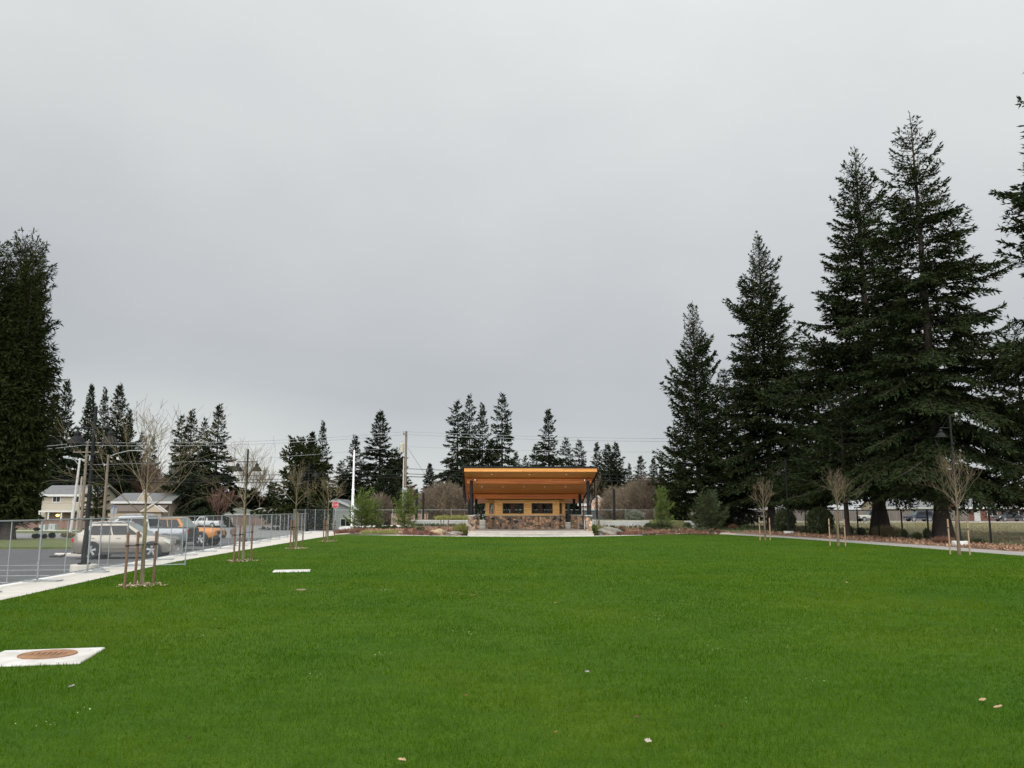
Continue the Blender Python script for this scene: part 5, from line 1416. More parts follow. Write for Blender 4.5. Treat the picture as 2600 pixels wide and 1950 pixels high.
m=MB(); m.tube([(0,0,h_-.25),(.9,0,h_+.15),(2.2,0,h_+.45),(3.2,0,h_+.48)],.05,6); m.bev(3.0,-.12,h_+.40,3.7,.12,h_+.53,.03); m.build('lamp_head',GALV,o)

def wire(label,a,b,sag,r=.020):
    a=Vector(a); b=Vector(b); n=14
    pts=[]
    for i in range(n+1):
        t=i/n; p=a.lerp(b,t); p.z-=sag*4*t*(1-t); pts.append(p)
    m=MB(); c=(a+b)/2
    m.M=Matrix.Translation(-a)
    m.tube(pts,r,5)
    o=m.build('power_line',DARKST if r>.03 else GALV); o.location=a
    return tag(o,label,'power line',None and '' )
GW='overhead power lines'
pl_t=PD(212,1123,95); pc_t=PD(1030,1096,96); rt=PD(1990,1112,97); lf=PD(-120,1140,94)
for i,(dz_,lb) in enumerate(((0,'upper line of the top pair'),(-.34,'lower line of the top pair'))):
    z=Vector((0,0,dz_))
    wire(lb+' between the two tall utility poles',pl_t+z+Vector((0,-.2,0)),pc_t+z+Vector((0,-.2,0)),.55,.024)['group']=GW
    wire(lb+' right of the transformer pole, running to the conifers',pc_t+z+Vector((0,-.2,0)),rt+z,.35,.024)['group']=GW
    wire(lb+' left of the brown utility pole, into the cedar',pl_t+z+Vector((0,-.2,0)),lf+z,.3,.024)['group']=GW
wire('thin single line below the top pair on the left',PD(212,1180,95),PD(1026,1134,96),.4,.016)['group']=GW
wire('thin single line below the top pair on the right',PD(1032,1134,96),PD(1990,1146,97),.3,.016)['group']=GW
for i,(va,vb,vc,lb,rr) in enumerate(((1205,1190,1206,'upper thick cable',.034),(1214,1203,1212,'middle thick cable',.034),(1221,1210,1218,'lowest thick cable',.044))):
    wire(lb+' of the bundle between the poles, across the second bell lamp',PD(205,va,95),PD(1030,vb,96),.45,rr)['group']=GW
    wire(lb+' of the bundle right of the transformer pole, behind the pavilion roof',PD(1030,vb,96),PD(1990,vc+2,97),.25,rr)['group']=GW
    wire(lb+' of the bundle left of the leaning street light',PD(205,va,95),PD(-120,va+12,94),.2,rr)['group']=GW
wire('slanting guy wire from the transformer pole down to the right',PD(1036,1138,96),PD(1080,1206,99),.0,.02)['group']=GW

# ------------------------------------------------------------------ signs and posts
x=XD(851,97,2); g=G(x,97)
o=thing('stop_sign','red octagonal STOP sign on a post beyond the fence and the fourth staked tree','sign',(x,97,g),0)
zc=PD(851,1282,97).z-g; rr=.41
m=MB(); m.box(-.03,.02,0,.03,.08,zc+rr+.35); m.build('post',GALV,o)
oc=lambda r_:[(r_*math.cos(PI/8+k*PI/4),zc+r_*math.sin(PI/8+k*PI/4)) for k in range(8)]
m=MB(); m.prism(oc(rr),'y',.0,.018); m.build('sign_border',TRIMW,o)
m=MB(); m.prism(oc(rr*.93),'y',-.006,-.001); m.build('sign_face',mat('stop_red',(.42,.02,.03),rough=.5),o)
def text(name,body,size,mt,parent,loc,rot=(PI/2,0,0),depth=.004):
    c=bpy.data.curves.new(name,'FONT'); c.body=body; c.size=size; c.align_x='CENTER'; c.align_y='CENTER'; c.extrude=depth
    t=bpy.data.objects.new(name,c); col.objects.link(t)
    dg=bpy.context.evaluated_depsgraph_get(); me=bpy.data.meshes.new_from_object(t.evaluated_get(dg))
    bpy.data.objects.remove(t); me.name=name
    ob=link_mesh(name,me,mt,parent); ob.location=loc; ob.rotation_euler=rot
    return ob
text('lettering','STOP',.29,TRIMW,o,(0,-.012,zc-.01))
m=MB(); m.box(-.22,-.0,zc+rr+.10,.22,.016,zc+rr+.26); m.build('street_name_blade',mat('sign_dark_blue',(.05,.06,.09),rough=.5),o)
x=XD(289,90,2); g=G(x,90)
o=thing('road_sign','bare metal back of an octagonal road sign between the left houses','sign',(x,90,g),0)
zc=PD(289,1298,90).z-g
m=MB(); m.prism([(.38*math.cos(PI/8+k*PI/4),zc+.38*math.sin(PI/8+k*PI/4)) for k in range(8)],'y',0,.015); m.build('sign_plate',GALV,o)
m=MB(); m.box(-.03,-.07,0,.03,-.004,zc+.6); m.build('post',GALV,o)
m=MB(); m.box(-.2,-.02,zc+.45,.2,-.006,zc+.58); m.build('street_name_blade',mat('sign_blue',(.03,.08,.30),rough=.5),o)
x=XD(713,142,1); g=G(x,142)
o=thing('yellow_sign','small yellow sign board on the tan board fence','sign',(x,142-.3,g),0)
zc=PD(713,1308.5,142).z-g
m=MB(); m.box(-.42,-.02,zc-.26,.42,.01,zc+.26); m.build('sign_plate',mat('sign_yellow',(.70,.42,.02),rough=.5),o)
m=MB(); m.box(-.3,.012,0,-.25,.05,zc+.2); m.box(.25,.012,0,.3,.05,zc+.2); m.build('post',GALV,o)
# white pole by the path end
Y=86; x=XD(894,Y,.5)
h=PD(900,1146,Y).z
o=thing('white_pole','tall slim white pole at the end of the path beside the stop sign','pole',(x,Y,.0),0)
m=MB(); m.lathe([(.22,-.1),(.22,.06),(.15,.08),(.14,h*.5),(.17,h*.5+.02),(.17,h*.5+.12),(.11,h*.5+.16),(.09,h-.02),(.05,h)],16); smooth_angle(m.build('shaft',WHITEP,o))
m=MB(); m.lathe([(.07,h),(.09,h+.06),(.05,h+.14),(0,h+.16)],12); m.build('finial',WHITEP,o)
# black timber posts with string wire on the terraces
def bpost(label,u,Y,vt,vb,r=.13):
    x=XD(u,Y,1); zb=PD(u,vb,Y).z-.1; h=PD(u,vt,Y).z-zb
    o=thing('black_post',label,'post',(x,Y,zb),0,'tall black posts on the terraces')
    m=MB(); m.lathe([(r,0),(r,h-.02),(r*.8,h)],12); smooth_angle(m.build('shaft',DARKST,o))
    m=MB(); m.lathe([(.02,h),(.03,h+.03),(.02,h+.07)],8); m.build('eye_bolt',GALV,o)
    return Vector((x,Y,zb+h-.08))
q1=bpost('black post nearest the utility pole, left of the bare brown crown',1057,84,1242,1319)
q2=bpost('slightly shorter black post beside the bare brown crown',1074,87,1250,1316,.11)
q3=bpost('black post seen between the pavilion hut and its right piers',1444,84,1262,1323)
q4=bpost('thin black post behind the small bare tree right of the pavilion',1516,88,1262,1317,.11)
q5=bpost('black post in front of the pinkish house, right of the pavilion',1560,84,1240,1318)
wire('string light cable between the two black posts right of the pavilion',q4,q5,.35,.015)
# green utility boxes
BOXG=mat('utility_box_grey',(.36,.40,.38),(.28,.31,.29),rough=.6,scale=4)
for (u,Y,w,h,lb) in ((107,104,.8,.62,'grey utility cabinet on the far verge, left one of two'),(131.5,102,.8,.75,'grey utility cabinet on the far verge, right one of two'),(243,106,1.1,.95,'pale utility cabinet at the foot of the wooden street light'),):
    x=XD(u,Y,.3); o=thing('utility_cabinet',lb,'cabinet',(x,Y,G(x,Y)+.02),0,'utility cabinets on the verge')
    m=MB(); m.bev(-w/2,0,-.05,w/2,.7,h,.03); m.build('cabinet',BOXG,o)
    m=MB(); m.bev(-w/2-.05,-.05,-.2,w/2+.05,.75,.05,.01); m.build('plinth',CONC,o)
    m=MB(); m.box(-.02,-.012,.1,.02,-.002,h-.12); m.build('door_seam',PLASTIC,o)
# wheel stop and lamp clutter in the lot
p=P(173,1413,-.15)
o=thing('wheel_stop','low concrete wheel stop behind the beige car','wheel stop',(p.x,p.y+.3,lot),R(8))
m=MB(); m.bev(-.75,-.1,0,.75,.1,.15,.04); m.build('block',CONC,o)
p=P(146,1415,-.15)
o=thing('rubber_mat','crumpled black strip lying left of the wheel stop','strip',(p.x,p.y,lot),R(6))
m=MB(); m.tube([(-.35,0,.03),(-.1,.02,.05),(.1,-.02,.04),(.3,0,.08),(.36,.02,.22)],[.05,.07,.05,.06,.03],7); m.build('strip',PLASTIC,o)
p=P(873,1353.5,0.03)
o=thing('drain_pipe','black corrugated pipe end lying at the corner of the white paving','pipe',(p.x,p.y+.4,.06),R(4))
m=MB(); m.tube([(-.95,0,.12),(-.5,.05,.14),(0,0,.12),(1.0,.08,.12)],[.13,.15,.11,.12],10); m.build('pipe',RUBBER,o)
m=MB(); m.lathe([(.15,-.03),(.17,0),(.15,.03)],12,(-.93,0,.12),axis='x'); m.build('collar',PLASTIC,o)
# ------------------------------------------------------------------ big conifers on the right
GR='tall conifers beyond the black fence'
def big(label,u,v,Y,seed,Rm,**kw):
    t=PD(u,v,Y); g=G(t.x,Y)
    kw.setdefault('fol',FOL); fol=kw.pop('fol'); grp=kw.pop('group',GR)
    return conifer_thing('conifer',label,'conifer',(t.x,Y,g),seed,fol,grp,h=t.z-g,Rmax=Rm,**kw)
big('leftmost of the tall conifers by the lawn, slim with sparse upswept branches',1757,768,90,101,5.0,base=.04,whorl=.46,nb=(5,8),dense=2,lat=.22,spray=.40,sw=.34,per=.12,shape=.85,droop=.10,upturn=.28,elev=(-.05,.9),trunk=.30,thin=.05)
big('second tall conifer from the left, dense pointed spire beside the slim one',1925,595,87,102,6.8,base=.07,whorl=.46,nb=(6,9),dense=3,lat=.24,spray=.40,sw=.34,per=.12,shape=.88,irreg=.36,skirt=2.5,droop=.22,upturn=.22,trunk=.40)
big('broad tall conifer just left of the tallest one, with bare trunk visible near the top',2170,375,69,103,8.3,base=.13,whorl=.52,nb=(4,7),dense=4,lat=.24,spray=.38,sw=.32,fill=.07,per=.095,irreg=.40,shape=.90,skirt=2.5,droop=.22,upturn=.22,elev=(-.10,.6),trunk=.55,thin=.06)
big('tallest conifer with the thickest trunk, behind the largest right-hand bare tree',2310,285,56,104,7.6,base=.13,whorl=.55,nb=(4,7),dense=4,lat=.22,spray=.34,sw=.31,fill=.07,per=.085,irreg=.42,shape=.86,skirt=2.3,droop=.28,upturn=.20,elev=(-.12,.5),trunk=.46,thin=.06)
big('huge conifer at the right edge, mostly outside the photo with only branch tips in view',2712,150,54,105,8.8,skirt=2.6,base=.12,whorl=.66,nb=(5,7),dense=2,lat=.28,spray=.44,per=.13,irreg=.36,shape=.60,droop=.25,upturn=.22,elev=(-.12,.4),trunk=.55,thin=.14)
big('low filling conifer between the second and third tall ones',2068,880,76,106,5.4,dense=2,skirt=2.4,base=.10,whorl=.55,nb=(5,8),lat=.32,spray=.50,per=.17,shape=.75,droop=.25,trunk=.26)
big('shorter conifer standing between the slim tall conifer and the dense spire',1838,940,97,107,5.2,dense=2,base=.06,whorl=.55,nb=(5,8),lat=.34,spray=.52,per=.18,shape=.75,droop=.2,trunk=.26)
big('dark conifer filling the gap right of the tallest conifer',2572,820,72,108,6.4,dense=2,skirt=2.8,base=.12,whorl=.58,nb=(5,7),lat=.34,spray=.48,per=.18,shape=.75,droop=.28,trunk=.30)
b2=P(2163,1363,0)
big('young conifer on a thin dark trunk between the small bell lamp and tallest conifer',2130,985,63,109,4.8,dense=2,skirt=3.0,base=.20,whorl=.55,nb=(5,8),lat=.30,spray=.44,per=.17,shape=.75,droop=.3,trunk=.21)

# ------------------------------------------------------------------ cedar on the left edge (several leaders)
def cedar(label,u,Y,tops,Rm,seed,n=52000):
    rng=np.random.default_rng(seed)
    x=XD(u,Y,10); g=G(x,Y)
    o=thing('cedar',label,'conifer',(x,Y,g),0)
    segs=[];out=[]
    for k,(du,vt) in enumerate(tops):
        t=PD(u+du,vt,Y); h=t.z-g; dx=t.x-x; dy=rng.uniform(-1.2,1.2)
        s,V=conifer(seed+k,h,Rm[k],base=.03,whorl=.42,nb=(7,10),lat=.26,spray=.44,sw=.22,droop=.16,upturn=.10,elev=(.05,1.1),shape=.42,belly=.62,per=.115,hang=.85,irreg=.26,latlen=.42,rag=.12,dense=2,skirt=1.35,trunk=.34,inner=.3,limb=(k==0))
        V=V+np.array([dx,dy,0]); out.append(V)
        segs+=[(a+np.array([dx,dy,0]),b+np.array([dx,dy,0]),r0,r1) for a,b,r0,r1 in s]
    link_mesh('trunk',seg_mesh('trunk',segs,6),BARK,o)
    link_mesh('crown',arr_mesh('crown',np.concatenate(out),4),FOLC,o)
cedar('huge dense dark cedar filling the left edge of the photo',-8,61,[(56,604),(-10,628),(94,656),(80,720),(40,690)],[3.6,3.2,2.0,2.6,3.4],201)

# ------------------------------------------------------------------ background conifers: prototypes reused at different sizes
protos=[]
for k,(shape,dr,upn,el,th,hg,nb_) in enumerate([(1.0,.26,.2,(-.10,.6),.04,.40,(6,9)),(.9,.32,.22,(-.15,.5),.08,.45,(5,8)),(1.0,.16,.22,(-.05,.8),.0,.35,(7,10)),(.85,.34,.16,(-.2,.4),.12,.5,(5,8)),(1.08,.22,.2,(-.10,.6),.0,.45,(8,11)),(.55,.20,.2,(-.1,.4),.30,.4,(4,6))]):
    segs,V=conifer(300+k,18.0,3.3,base=.10 if k!=5 else .45,whorl=.44,nb=nb_,lat=.26,spray=.56,sw=.38,droop=dr,upturn=upn,elev=el,shape=shape,per=.125,hang=hg,thin=th,irreg=.38,trunk=.24)
    protos.append((seg_mesh('trunk',segs,5),arr_mesh('crown',V,4)))
GB='conifers beyond the street'
def bg(label,u,v,Y,Rm,k,fol=FOLB,rz=None,lean=0):
    k_=1.33 if u<480 else (1.12 if u<1100 else 1.05)
    Y*=k_; Rm*=k_*.84
    t=PD(u,v,Y); g=G(t.x,Y)-.2; h=t.z-g
    o=thing('background_conifer',label,'conifer',(t.x,Y,g),random.uniform(0,6.28) if rz is None else rz,GB)
    tr,cr=protos[k]
    link_mesh('trunk',tr,BARK,o); link_mesh('crown',cr,fol,o)
    o.scale=(Rm/3.3,Rm/3.3,h/18.0)
BGL=[
 ('conifer touching the cedar on the left edge',172,965,118,4.2,0),('wide dark conifer between cedar and lamp, short top',140,1000,126,4.6,2),
 ('dark conifer directly behind the nearest bell lamp top',234,980,114,3.9,4),('narrow conifer between the lamp top and the rightmost of the left clump',268,988,122,3.2,1),
 ('rightmost conifer of the clump behind the nearest bell lamp',306,976,112,4.4,0),('low conifer in front of the clump behind the wooden street light',330,1040,130,4.0,2),
 ('thin ragged conifer behind the nearest bare tree',362,1098,124,2.6,3),('small conifer right of the ragged one behind the nearest bare tree',390,1108,128,2.8,1),
 ('ragged conifer tangled with the pale birch, left one of four',464,1056,116,4.0,3),('taller ragged conifer behind the pale birch',488,1043,118,4.3,1),
 ('slim conifer between the birches and the layered conifer',521,1062,120,3.2,3),('layered dark conifer left of the second bell lamp',557,1030,112,4.6,1),
 ('slim crooked spire rising from the broad evergreen',821,1072,112,2.8,1),('leafy shoulder of the broad evergreen beside its spire',793,1098,108,4.4,4),
 ('medium conifer behind the white pole top',903,1108,116,4.0,1),('low conifer just left of the white pole',868,1170,120,3.6,3),
 ('big full conifer between the white pole and the utility pole',967,1044,108,5.0,0),('thin sparse conifer with a bare stem beside the utility pole',1006,1137,124,1.9,5),
 ('small pointed conifer directly behind the utility pole',1022,1160,118,3.0,0),('small full conifer between the utility pole and the tall group',1092,1178,112,3.4,4),
 ('tall conifer at the left of the group behind the pavilion',1163,1019,108,4.4,3),('second tall conifer of the group behind the pavilion',1193,1004,116,3.6,3),
 ('third conifer of the group behind the pavilion, a little shorter',1225,1027,112,3.6,1),('tallest right-hand conifer of the group behind the pavilion',1275,1001,110,4.3,3),
 ('conifer filling the foot of the group behind the pavilion',1245,1120,118,4.2,0),
 ('small distant conifer left of centre above the pavilion roof',1310,1150,140,3.4,1),('small distant conifer above the middle of the pavilion roof',1335,1157,142,3.0,3),
 ('tall conifer above the right half of the pavilion roof',1392,1043,114,4.4,1),('conifer shoulder left of the tall one over the roof',1362,1128,124,3.6,3),
 ('greyish conifer right of the tall one over the roof',1437,1112,128,3.8,3),('greyish conifer above the right end of the roof',1470,1118,130,3.8,3),
 ('slender conifer just right of the pavilion roof',1515,1126,116,2.9,1),('broad conifer right of the pavilion roof',1543,1128,122,4.6,2),
 ('pointed conifer right of the broad one beside the roof',1564,1124,118,3.6,0),('tiny distant conifer between the roof group and the big conifers',1598,1178,150,2.4,1),
 ('distant conifer left of the slim tall conifer',1626,1160,142,4.0,1),('distant conifer touching the slim tall conifer',1659,1163,138,3.0,0),
 ('small conifer peeking beside the slim tall conifer',1680,1190,140,3.4,0),
 ('distant conifer behind the third staked tree',690,1225,170,3.6,4),
]
for i,(lb,u,v,Y,Rm,k) in enumerate(BGL): bg(lb,u,v,Y,Rm,k,FOLB)
def broad(label,u,v,Y,w_px,seed,fol=FOLB,shape=.5,name='broad_evergreen',elev=(0,.9),base=.02):
    t=PD(u,v,Y); g=G(t.x,Y)-.1; h=t.z-g
    conifer_thing(name,label,'evergreen tree',(t.x,Y,g),seed,fol,None,h=h,Rmax=w_px/2/F*Y,base=base,whorl=.5,nb=(7,10),lat=.40,spray=.62,sw=.34,shape=shape,droop=.12,upturn=.12,elev=elev,per=.22,hang=.5,trunk=.25)
broad('broad dark evergreen mound between the nearest bare tree and second lamp',470,1192,150,165,401)
broad('dark rounded evergreen left of the low mossy roof house',520,1215,152,110,402)
broad('very broad dark evergreen behind the third staked tree',772,1118,104,175,403,FOLC,.62)
broad('rounded dark evergreen tree between the two left houses',250,1228,118,78,404,FOLC,.42)
broad('low dark evergreen right of the very broad one',880,1210,130,105,405,FOLB,.6)
broad('dark evergreen filling below the big full conifer near the utility pole',985,1205,112,100,406,FOLB,.55)
broad('low dark evergreen at the foot of the conifers left of the lit porch',140,1190,165,110,407,FOLB,.5)
broad('dark evergreen below the clump at the wooden street light',310,1185,165,130,408,FOLB,.5)
broad('small dark fir behind the left pavilion column',1222,1268,92,40,409,FOLB,.8)
# distant wood that closes the horizon
rng=np.random.default_rng(77)
cr=[]
base_arr=None
segs,V0=conifer(390,16.0,3.4,base=.05,whorl=1.1,nb=(5,7),lat=.8,spray=1.3,sw=.42,droop=.2,shape=.8,per=.5,limb=False)
for i in range(130):
    x=-240+480*i/129+rng.uniform(-2,2); Y=rng.uniform(185,235)
    h=rng.uniform(4.0,8.5)*(1 if x<60 else 1.3); s=np.array([rng.uniform(.8,1.5),rng.uniform(.8,1.5),h/16.0])
    a=rng.uniform(0,6.28); c,sn=math.cos(a),math.sin(a)
    V=V0*s; W=V.copy(); W[...,0]=V[...,0]*c-V[...,1]*sn; W[...,1]=V[...,0]*sn+V[...,1]*c
    cr.append(W+np.array([x,Y,G(x,Y)-.3]))
o=link_mesh('far_wood',arr_mesh('far_wood',np.concatenate(cr),4),FOLB); o['kind']='stuff'; o['label']='far dark wood along the horizon behind the houses'; o['category']='wood'

# ------------------------------------------------------------------ bare deciduous trees and brush beyond the street
def bare_tree(label,u,v,Y,seed,spread,m_,trunk_h,r0=.16,levels=4,kids=(2,4),limbs=10,vase=.5,twig=.018,name='bare_tree',up=.35):
    t=PD(u,v,Y); g=G(t.x,Y)-.1; h=t.z-g
    o=thing(name,label,'bare tree',(t.x,Y,g),0)
    link_mesh('branches',seg_mesh('branches',bare_segs(seed,h=h,trunk_h=min(trunk_h,h*.4),spread=spread,r0=r0,levels=levels,kids=kids,vase=vase,twig=twig,limbs=limbs,up=up),3),m_,o)
    return o
def brush(label,u,v,Y,w_px,seed,n,m_,twig=.022,name='bare_brush'):
    t=PD(u,v,Y); g=G(t.x,Y)-.1; h=t.z-g
    o=thing(name,label,'bare tree',(t.x,Y,g),0)
    link_mesh('branches',seg_mesh('branches',dome_brush(seed,h,w_px/2/F*Y,w_px/2.4/F*Y,n,twig),3),m_,o)
bare_tree('pale barked birch in front of the ragged conifers',478,1085,138,501,3.2,BIRCH,4.0,.13,levels=4,limbs=12,vase=.45,twig=.016)
bare_tree('second thinner pale birch leaning before the layered conifer',521,1150,140,502,3.0,BIRCH,3.0,.10,limbs=9,vase=.55,twig=.016)
bare_tree('tall wispy bare tree top behind the nearest staked tree',378,1068,150,503,2.4,TWIG,7,.12,limbs=9,vase=.4)
bare_tree('bare tree showing above the second twin bell lamp',624,1165,180,504,3.6,TWIG,5,.13,limbs=9,vase=.4)
bare_tree('bare tree between the second lamp and the broad evergreen',662,1205,184,505,4.0,TWIG,4,.13,limbs=10,vase=.55)
bare_tree('small reddish bare tree left of the mossy roof house',556,1262,122,506,2.4,TWIGR,1.2,.09,limbs=9,vase=.7)
brush('brown bare brush behind the second bell lamp',632,1240,192,110,511,2200,TWIGB)
brush('reddish bare brush right of the second bell lamp above the brown roof',690,1258,200,95,512,2000,TWIGR)
brush('reddish brown bare brush behind the nearest staked tree',378,1160,155,100,513,1500,TWIGR)
brush('greenish brown brush between the house and the dark mound',420,1200,148,90,514,1300,TWIGB)
brush('large rounded bare brown crown left of the pavilion',1128,1222,106,150,515,4600,TWIGB,.020)
brush('dark reddish bare crown behind the left end of the pavilion roof',1160,1212,116,110,516,2200,TWIGR,.022)
brush('reddish bare tree behind the utility pole',1042,1232,114,60,517,1200,TWIGR)
brush('thin brown brush behind the left young evergreen',965,1250,110,80,518,1600,TWIGB)
brush('largest rounded bare brown crown between the pavilion and the big conifers',1640,1210,106,165,519,6000,TWIGB,.020)
brush('smaller bare brown crown between the roof and the largest bare crown',1556,1232,112,70,520,1600,TWIGB)
brush('low bare brush along the street behind the left bed',945,1305,93.6,60,521,1100,TWIGB,.014)
brush('low brown brush beside the galvanised fence right of the terrace',1655,1290,95,70,522,1200,TWIGB,.014)
bare_tree('bare tree over the cream off-road car',1500,1215,120,507,2.4,TWIG,3,.12,limbs=9,vase=.5)['label']='bare tree rising behind the right pavilion columns'

# ------------------------------------------------------------------ young evergreens and shrubs
def young_fir(label,u,v,Y,w_px,seed,zb,fol=FOLY,shape=.75,base=.05,**kw):
    t=PD(u,v,Y); h=t.z-zb
    a=dict(h=h,Rmax=w_px/2/F*Y,base=base,whorl=.15,nb=(5,8),dense=2,lat=.10,spray=.30,sw=.22,shape=shape,droop=.08,upturn=.25,elev=(.15,1.0),per=.06,hang=.25,rag=.5,trunk=.05,irreg=.5); a.update(kw)
    return conifer_thing('young_evergreen',label,'evergreen',(t.x,Y,zb),seed,fol,'young evergreens in the planting beds',**a)
young_fir('bushy bright young evergreen right of the white pole',920,1263,76,66,601,.25,shape=.40,irreg=.5)
young_fir('smaller leaning evergreen at the left foot of the bushy one',946,1276,77,40,602,.25,shape=.45,irreg=.5)
young_fir('bright young evergreen with a thin top in front of the utility pole',1029,1250,76,58,603,.28,shape=.55,irreg=.55,thin=.15)
young_fir('bright green young evergreen in the bed right of the pavilion',1677,1243,76,46,604,.26,shape=.60,irreg=.5)
young_fir('wide young evergreen in front of the slim tall conifer',1792,1262,77,78,605,.15,shape=.50,irreg=.5,fol=FOLS)
def bush(label,u,v_base,v_top,w_px,seed,fol,n,l,w,group=None,zb=0.0,up=.8,name='bush',Y=None,cat='bush',stems=TWIG):
    p=P(u,v_base,zb) if Y is None else Vector((XD(u,Y,zb+.5),Y,zb))
    h=max(.15,PD(u,v_top,p.y).z-zb); r=w_px/2/F*p.y
    return shrub(name,label,cat,(p.x,p.y,zb),seed,fol,n,r,r*.85,h,l,w,group,up,stems)
bush('clipped green bush left of the base of the small bell lamp',1995,1357,1290,54,701,FOLS,2600,.22,.4,None,.02,Y=75)
bush('wider clipped green bush right of the small bell lamp',2083,1361,1287,72,702,FOLS,3200,.22,.4,None,.02,Y=67)
bush('dark round shrub left of the yellow-green edging, largest of the row',962,1344,1329,15,703,FOLS,420,.20,.5,'dark round shrubs in the left bed',.25,Y=76)
bush('dark round shrub second in the row',976,1345,1335,11,704,FOLS,300,.18,.5,'dark round shrubs in the left bed',.25,Y=75.5)
bush('dark round shrub third in the row',986,1345,1333,13,705,FOLS,320,.18,.5,'dark round shrubs in the left bed',.25,Y=75.8)
bush('dark round shrub last in the row beside the second young evergreen',1001,1345,1334,13,706,FOLS,320,.18,.5,'dark round shrubs in the left bed',.25,Y=75.5)
bush('olive grassy shrub beside the left stone pier',1172,1351,1332,36,707,FOLYG,900,.45,.10,None,.06,up=1.6,Y=68.6,name='grassy_shrub')
bush('bright green shrub at the foot of the right stone pier',1507,1347,1333,20,708,FOLY,500,.28,.25,None,.06,up=1.2,Y=68.6,name='grassy_shrub')
bush('tan grassy shrub right of the bright one by the right stone pier',1526,1349,1335,26,709,FOLTAN,700,.40,.08,None,.06,up=1.6,Y=68.9,name='grassy_shrub')
bush('low dark spreading juniper under the right young evergreen',1683,1342,1326,52,710,FOLS,1100,.30,.3,None,.28,Y=75)
bush('dark low shrub left of the juniper by the concrete wall',1648,1341,1328,24,711,FOLS,500,.24,.4,None,.25,Y=75)
bush('round grey-green weeping shrub behind the right terrace fence',1612,1320,1296,50,712,mat('grey_green_leaves',(.13,.15,.11),(.20,.21,.16),rough=.8,scale=4,island=.6),1800,.30,.2,None,.9,Y=89,up=.1)
bush('olive shrub beside the base of the black post pair right of the juniper',1745,1340,1326,22,713,FOLS,500,.2,.4,None,.1,Y=78)
bush('dark round evergreen bush left of the stop sign behind the fence',822,1330,1268,52,7900,FOLB,1500,.4,.35,None,-.3,Y=100,name='evergreen_bush')
# weeds by the black fence and trunks
for i,(u,v,vt,w_,lb) in enumerate([(2187,1362,1340,22,'leafy weed right of the thin dark trunk'),(2160,1362,1335,14,'tall leafy weed left of the thin dark trunk'),(2296,1370,1343,18,'leafy weed by the fence post between the two thick trunks'),(2330,1372,1352,24,'dark low weed clump left of the thickest trunk'),(2356,1372,1340,20,'leafy sapling touching the thickest trunk'),(2480,1381,1368,42,'low dark shrub behind the footing of the nearest right lamp'),(2425,1378,1366,26,'low dark shrub right of the thickest trunk'),(1990,1352,1343,60,'low ground shrub left of the small lamp footing'),(2045,1356,1346,30,'low ground shrub right of the small lamp footing'),(1895,1346,1332,30,'leafy shrub at the fence by the far right lawn edge'),(1862,1345,1331,24,'reddish low shrub by the far end of the black fence')]):
    bush(lb,u,v,vt,w_,720+i,FOLS if i!=10 else FOLRED,260+int(w_*9),.16,.45,'weeds and low shrubs along the black fence',.02,name='weed',up=1.0,cat='shrub')
bush('tangle of dry tan brush around the second thickest trunk',2250,1362,1338,74,740,FOLTAN,1300,.55,.05,None,.02,up=1.3,name='dry_brush',cat='brush')
bush('dry brown twigs at the foot of the thickest trunk',2395,1381,1366,60,741,FOLRED,700,.4,.06,None,.02,up=1.3,name='dry_brush',cat='brush')
# shrubs across the lot verge
for i,(u,v,vt,w_,lb) in enumerate([(91,1366,1357,17,'dark round bush on the verge left of the second fence post'),(113,1366,1358,9,'small dark bush on the verge beside the second fence post'),(131,1365,1355,14,'dark round bush on the verge right of the second fence post'),(172,1364,1353,34,'low dark spreading heap of foliage left of the beige car'),(30,1348,1340,22,'dark low bush at the far kerb on the left'),(93,1347,1341,14,'dark low bush at the far kerb near the cabinets')]):
    bush(lb,u,v,vt,w_,760+i,FOLB if i!=3 else FOLTAN,500,.25,.4,'bushes on the verge beyond the parking lot',-.1,name='verge_bush')
for i,(u,v,vt,w_,lb) in enumerate([(570,1366,1345,10,'scraggy little plant on the verge left of the second staked tree'),(590,1366,1340,14,'leafless little shrub on the verge behind the second staked tree stakes')]):
    bush(lb,u,v,vt,w_,780+i,FOLRED if i else FOLS,160,.22,.15,None,-.15,name='verge_plant',up=1.2,cat='plant')
bush('dark topiary shrub by the white garage wall',580,1330,1314,14,790,FOLB,500,.3,.5,None,-.5,Y=122)
bush('grey-green tangle of plants beside the topiary shrub',553,1331,1313,26,791,FOLS,700,.35,.3,None,-.5,Y=123)

# planting bed ground cover -----------------------------------------
def cover(name,label,x0,x1,y0,y1,n,fol,l,w,hgt,zf,seed,up=1.0,cat='ground cover',mask=None):
    rng=np.random.default_rng(seed)
    x=rng.uniform(x0,x1,n); y=rng.uniform(y0,y1,n)
    k=np.sin(x*2.1+seed)*np.sin(y*3.3+seed*2)>-.35
    if mask: k&=np.array([mask(a,b) for a,b in zip(x,y)])
    x,y=x[k],y[k]; n=len(x)
    z=np.array([zf(a,b) for a,b in zip(x,y)])
    B=np.stack([x,y,z+rng.uniform(0,hgt,n)],1); D=_norm(rng.normal(0,.6,(n,3))+np.array([0,0,up]))
    ll=l*rng.uniform(.6,1.3,n)
    o=link_mesh(name,arr_mesh(name,sprays_on(B,D,ll,ll*w,rng),4),fol); o['kind']='stuff'; o['label']=label; o['category']=cat
cover('red_twig_cover','band of low red-brown twigs along the left white paving',-8.9,-4.4,66.4,69.4,2500,FOLRED,.26,.12,.10,bed_z,1)
cover('red_twig_cover','band of low red-brown twigs along the right white paving',8.8,16.5,67.0,70.0,3300,FOLRED,.26,.12,.10,bed_z,2)
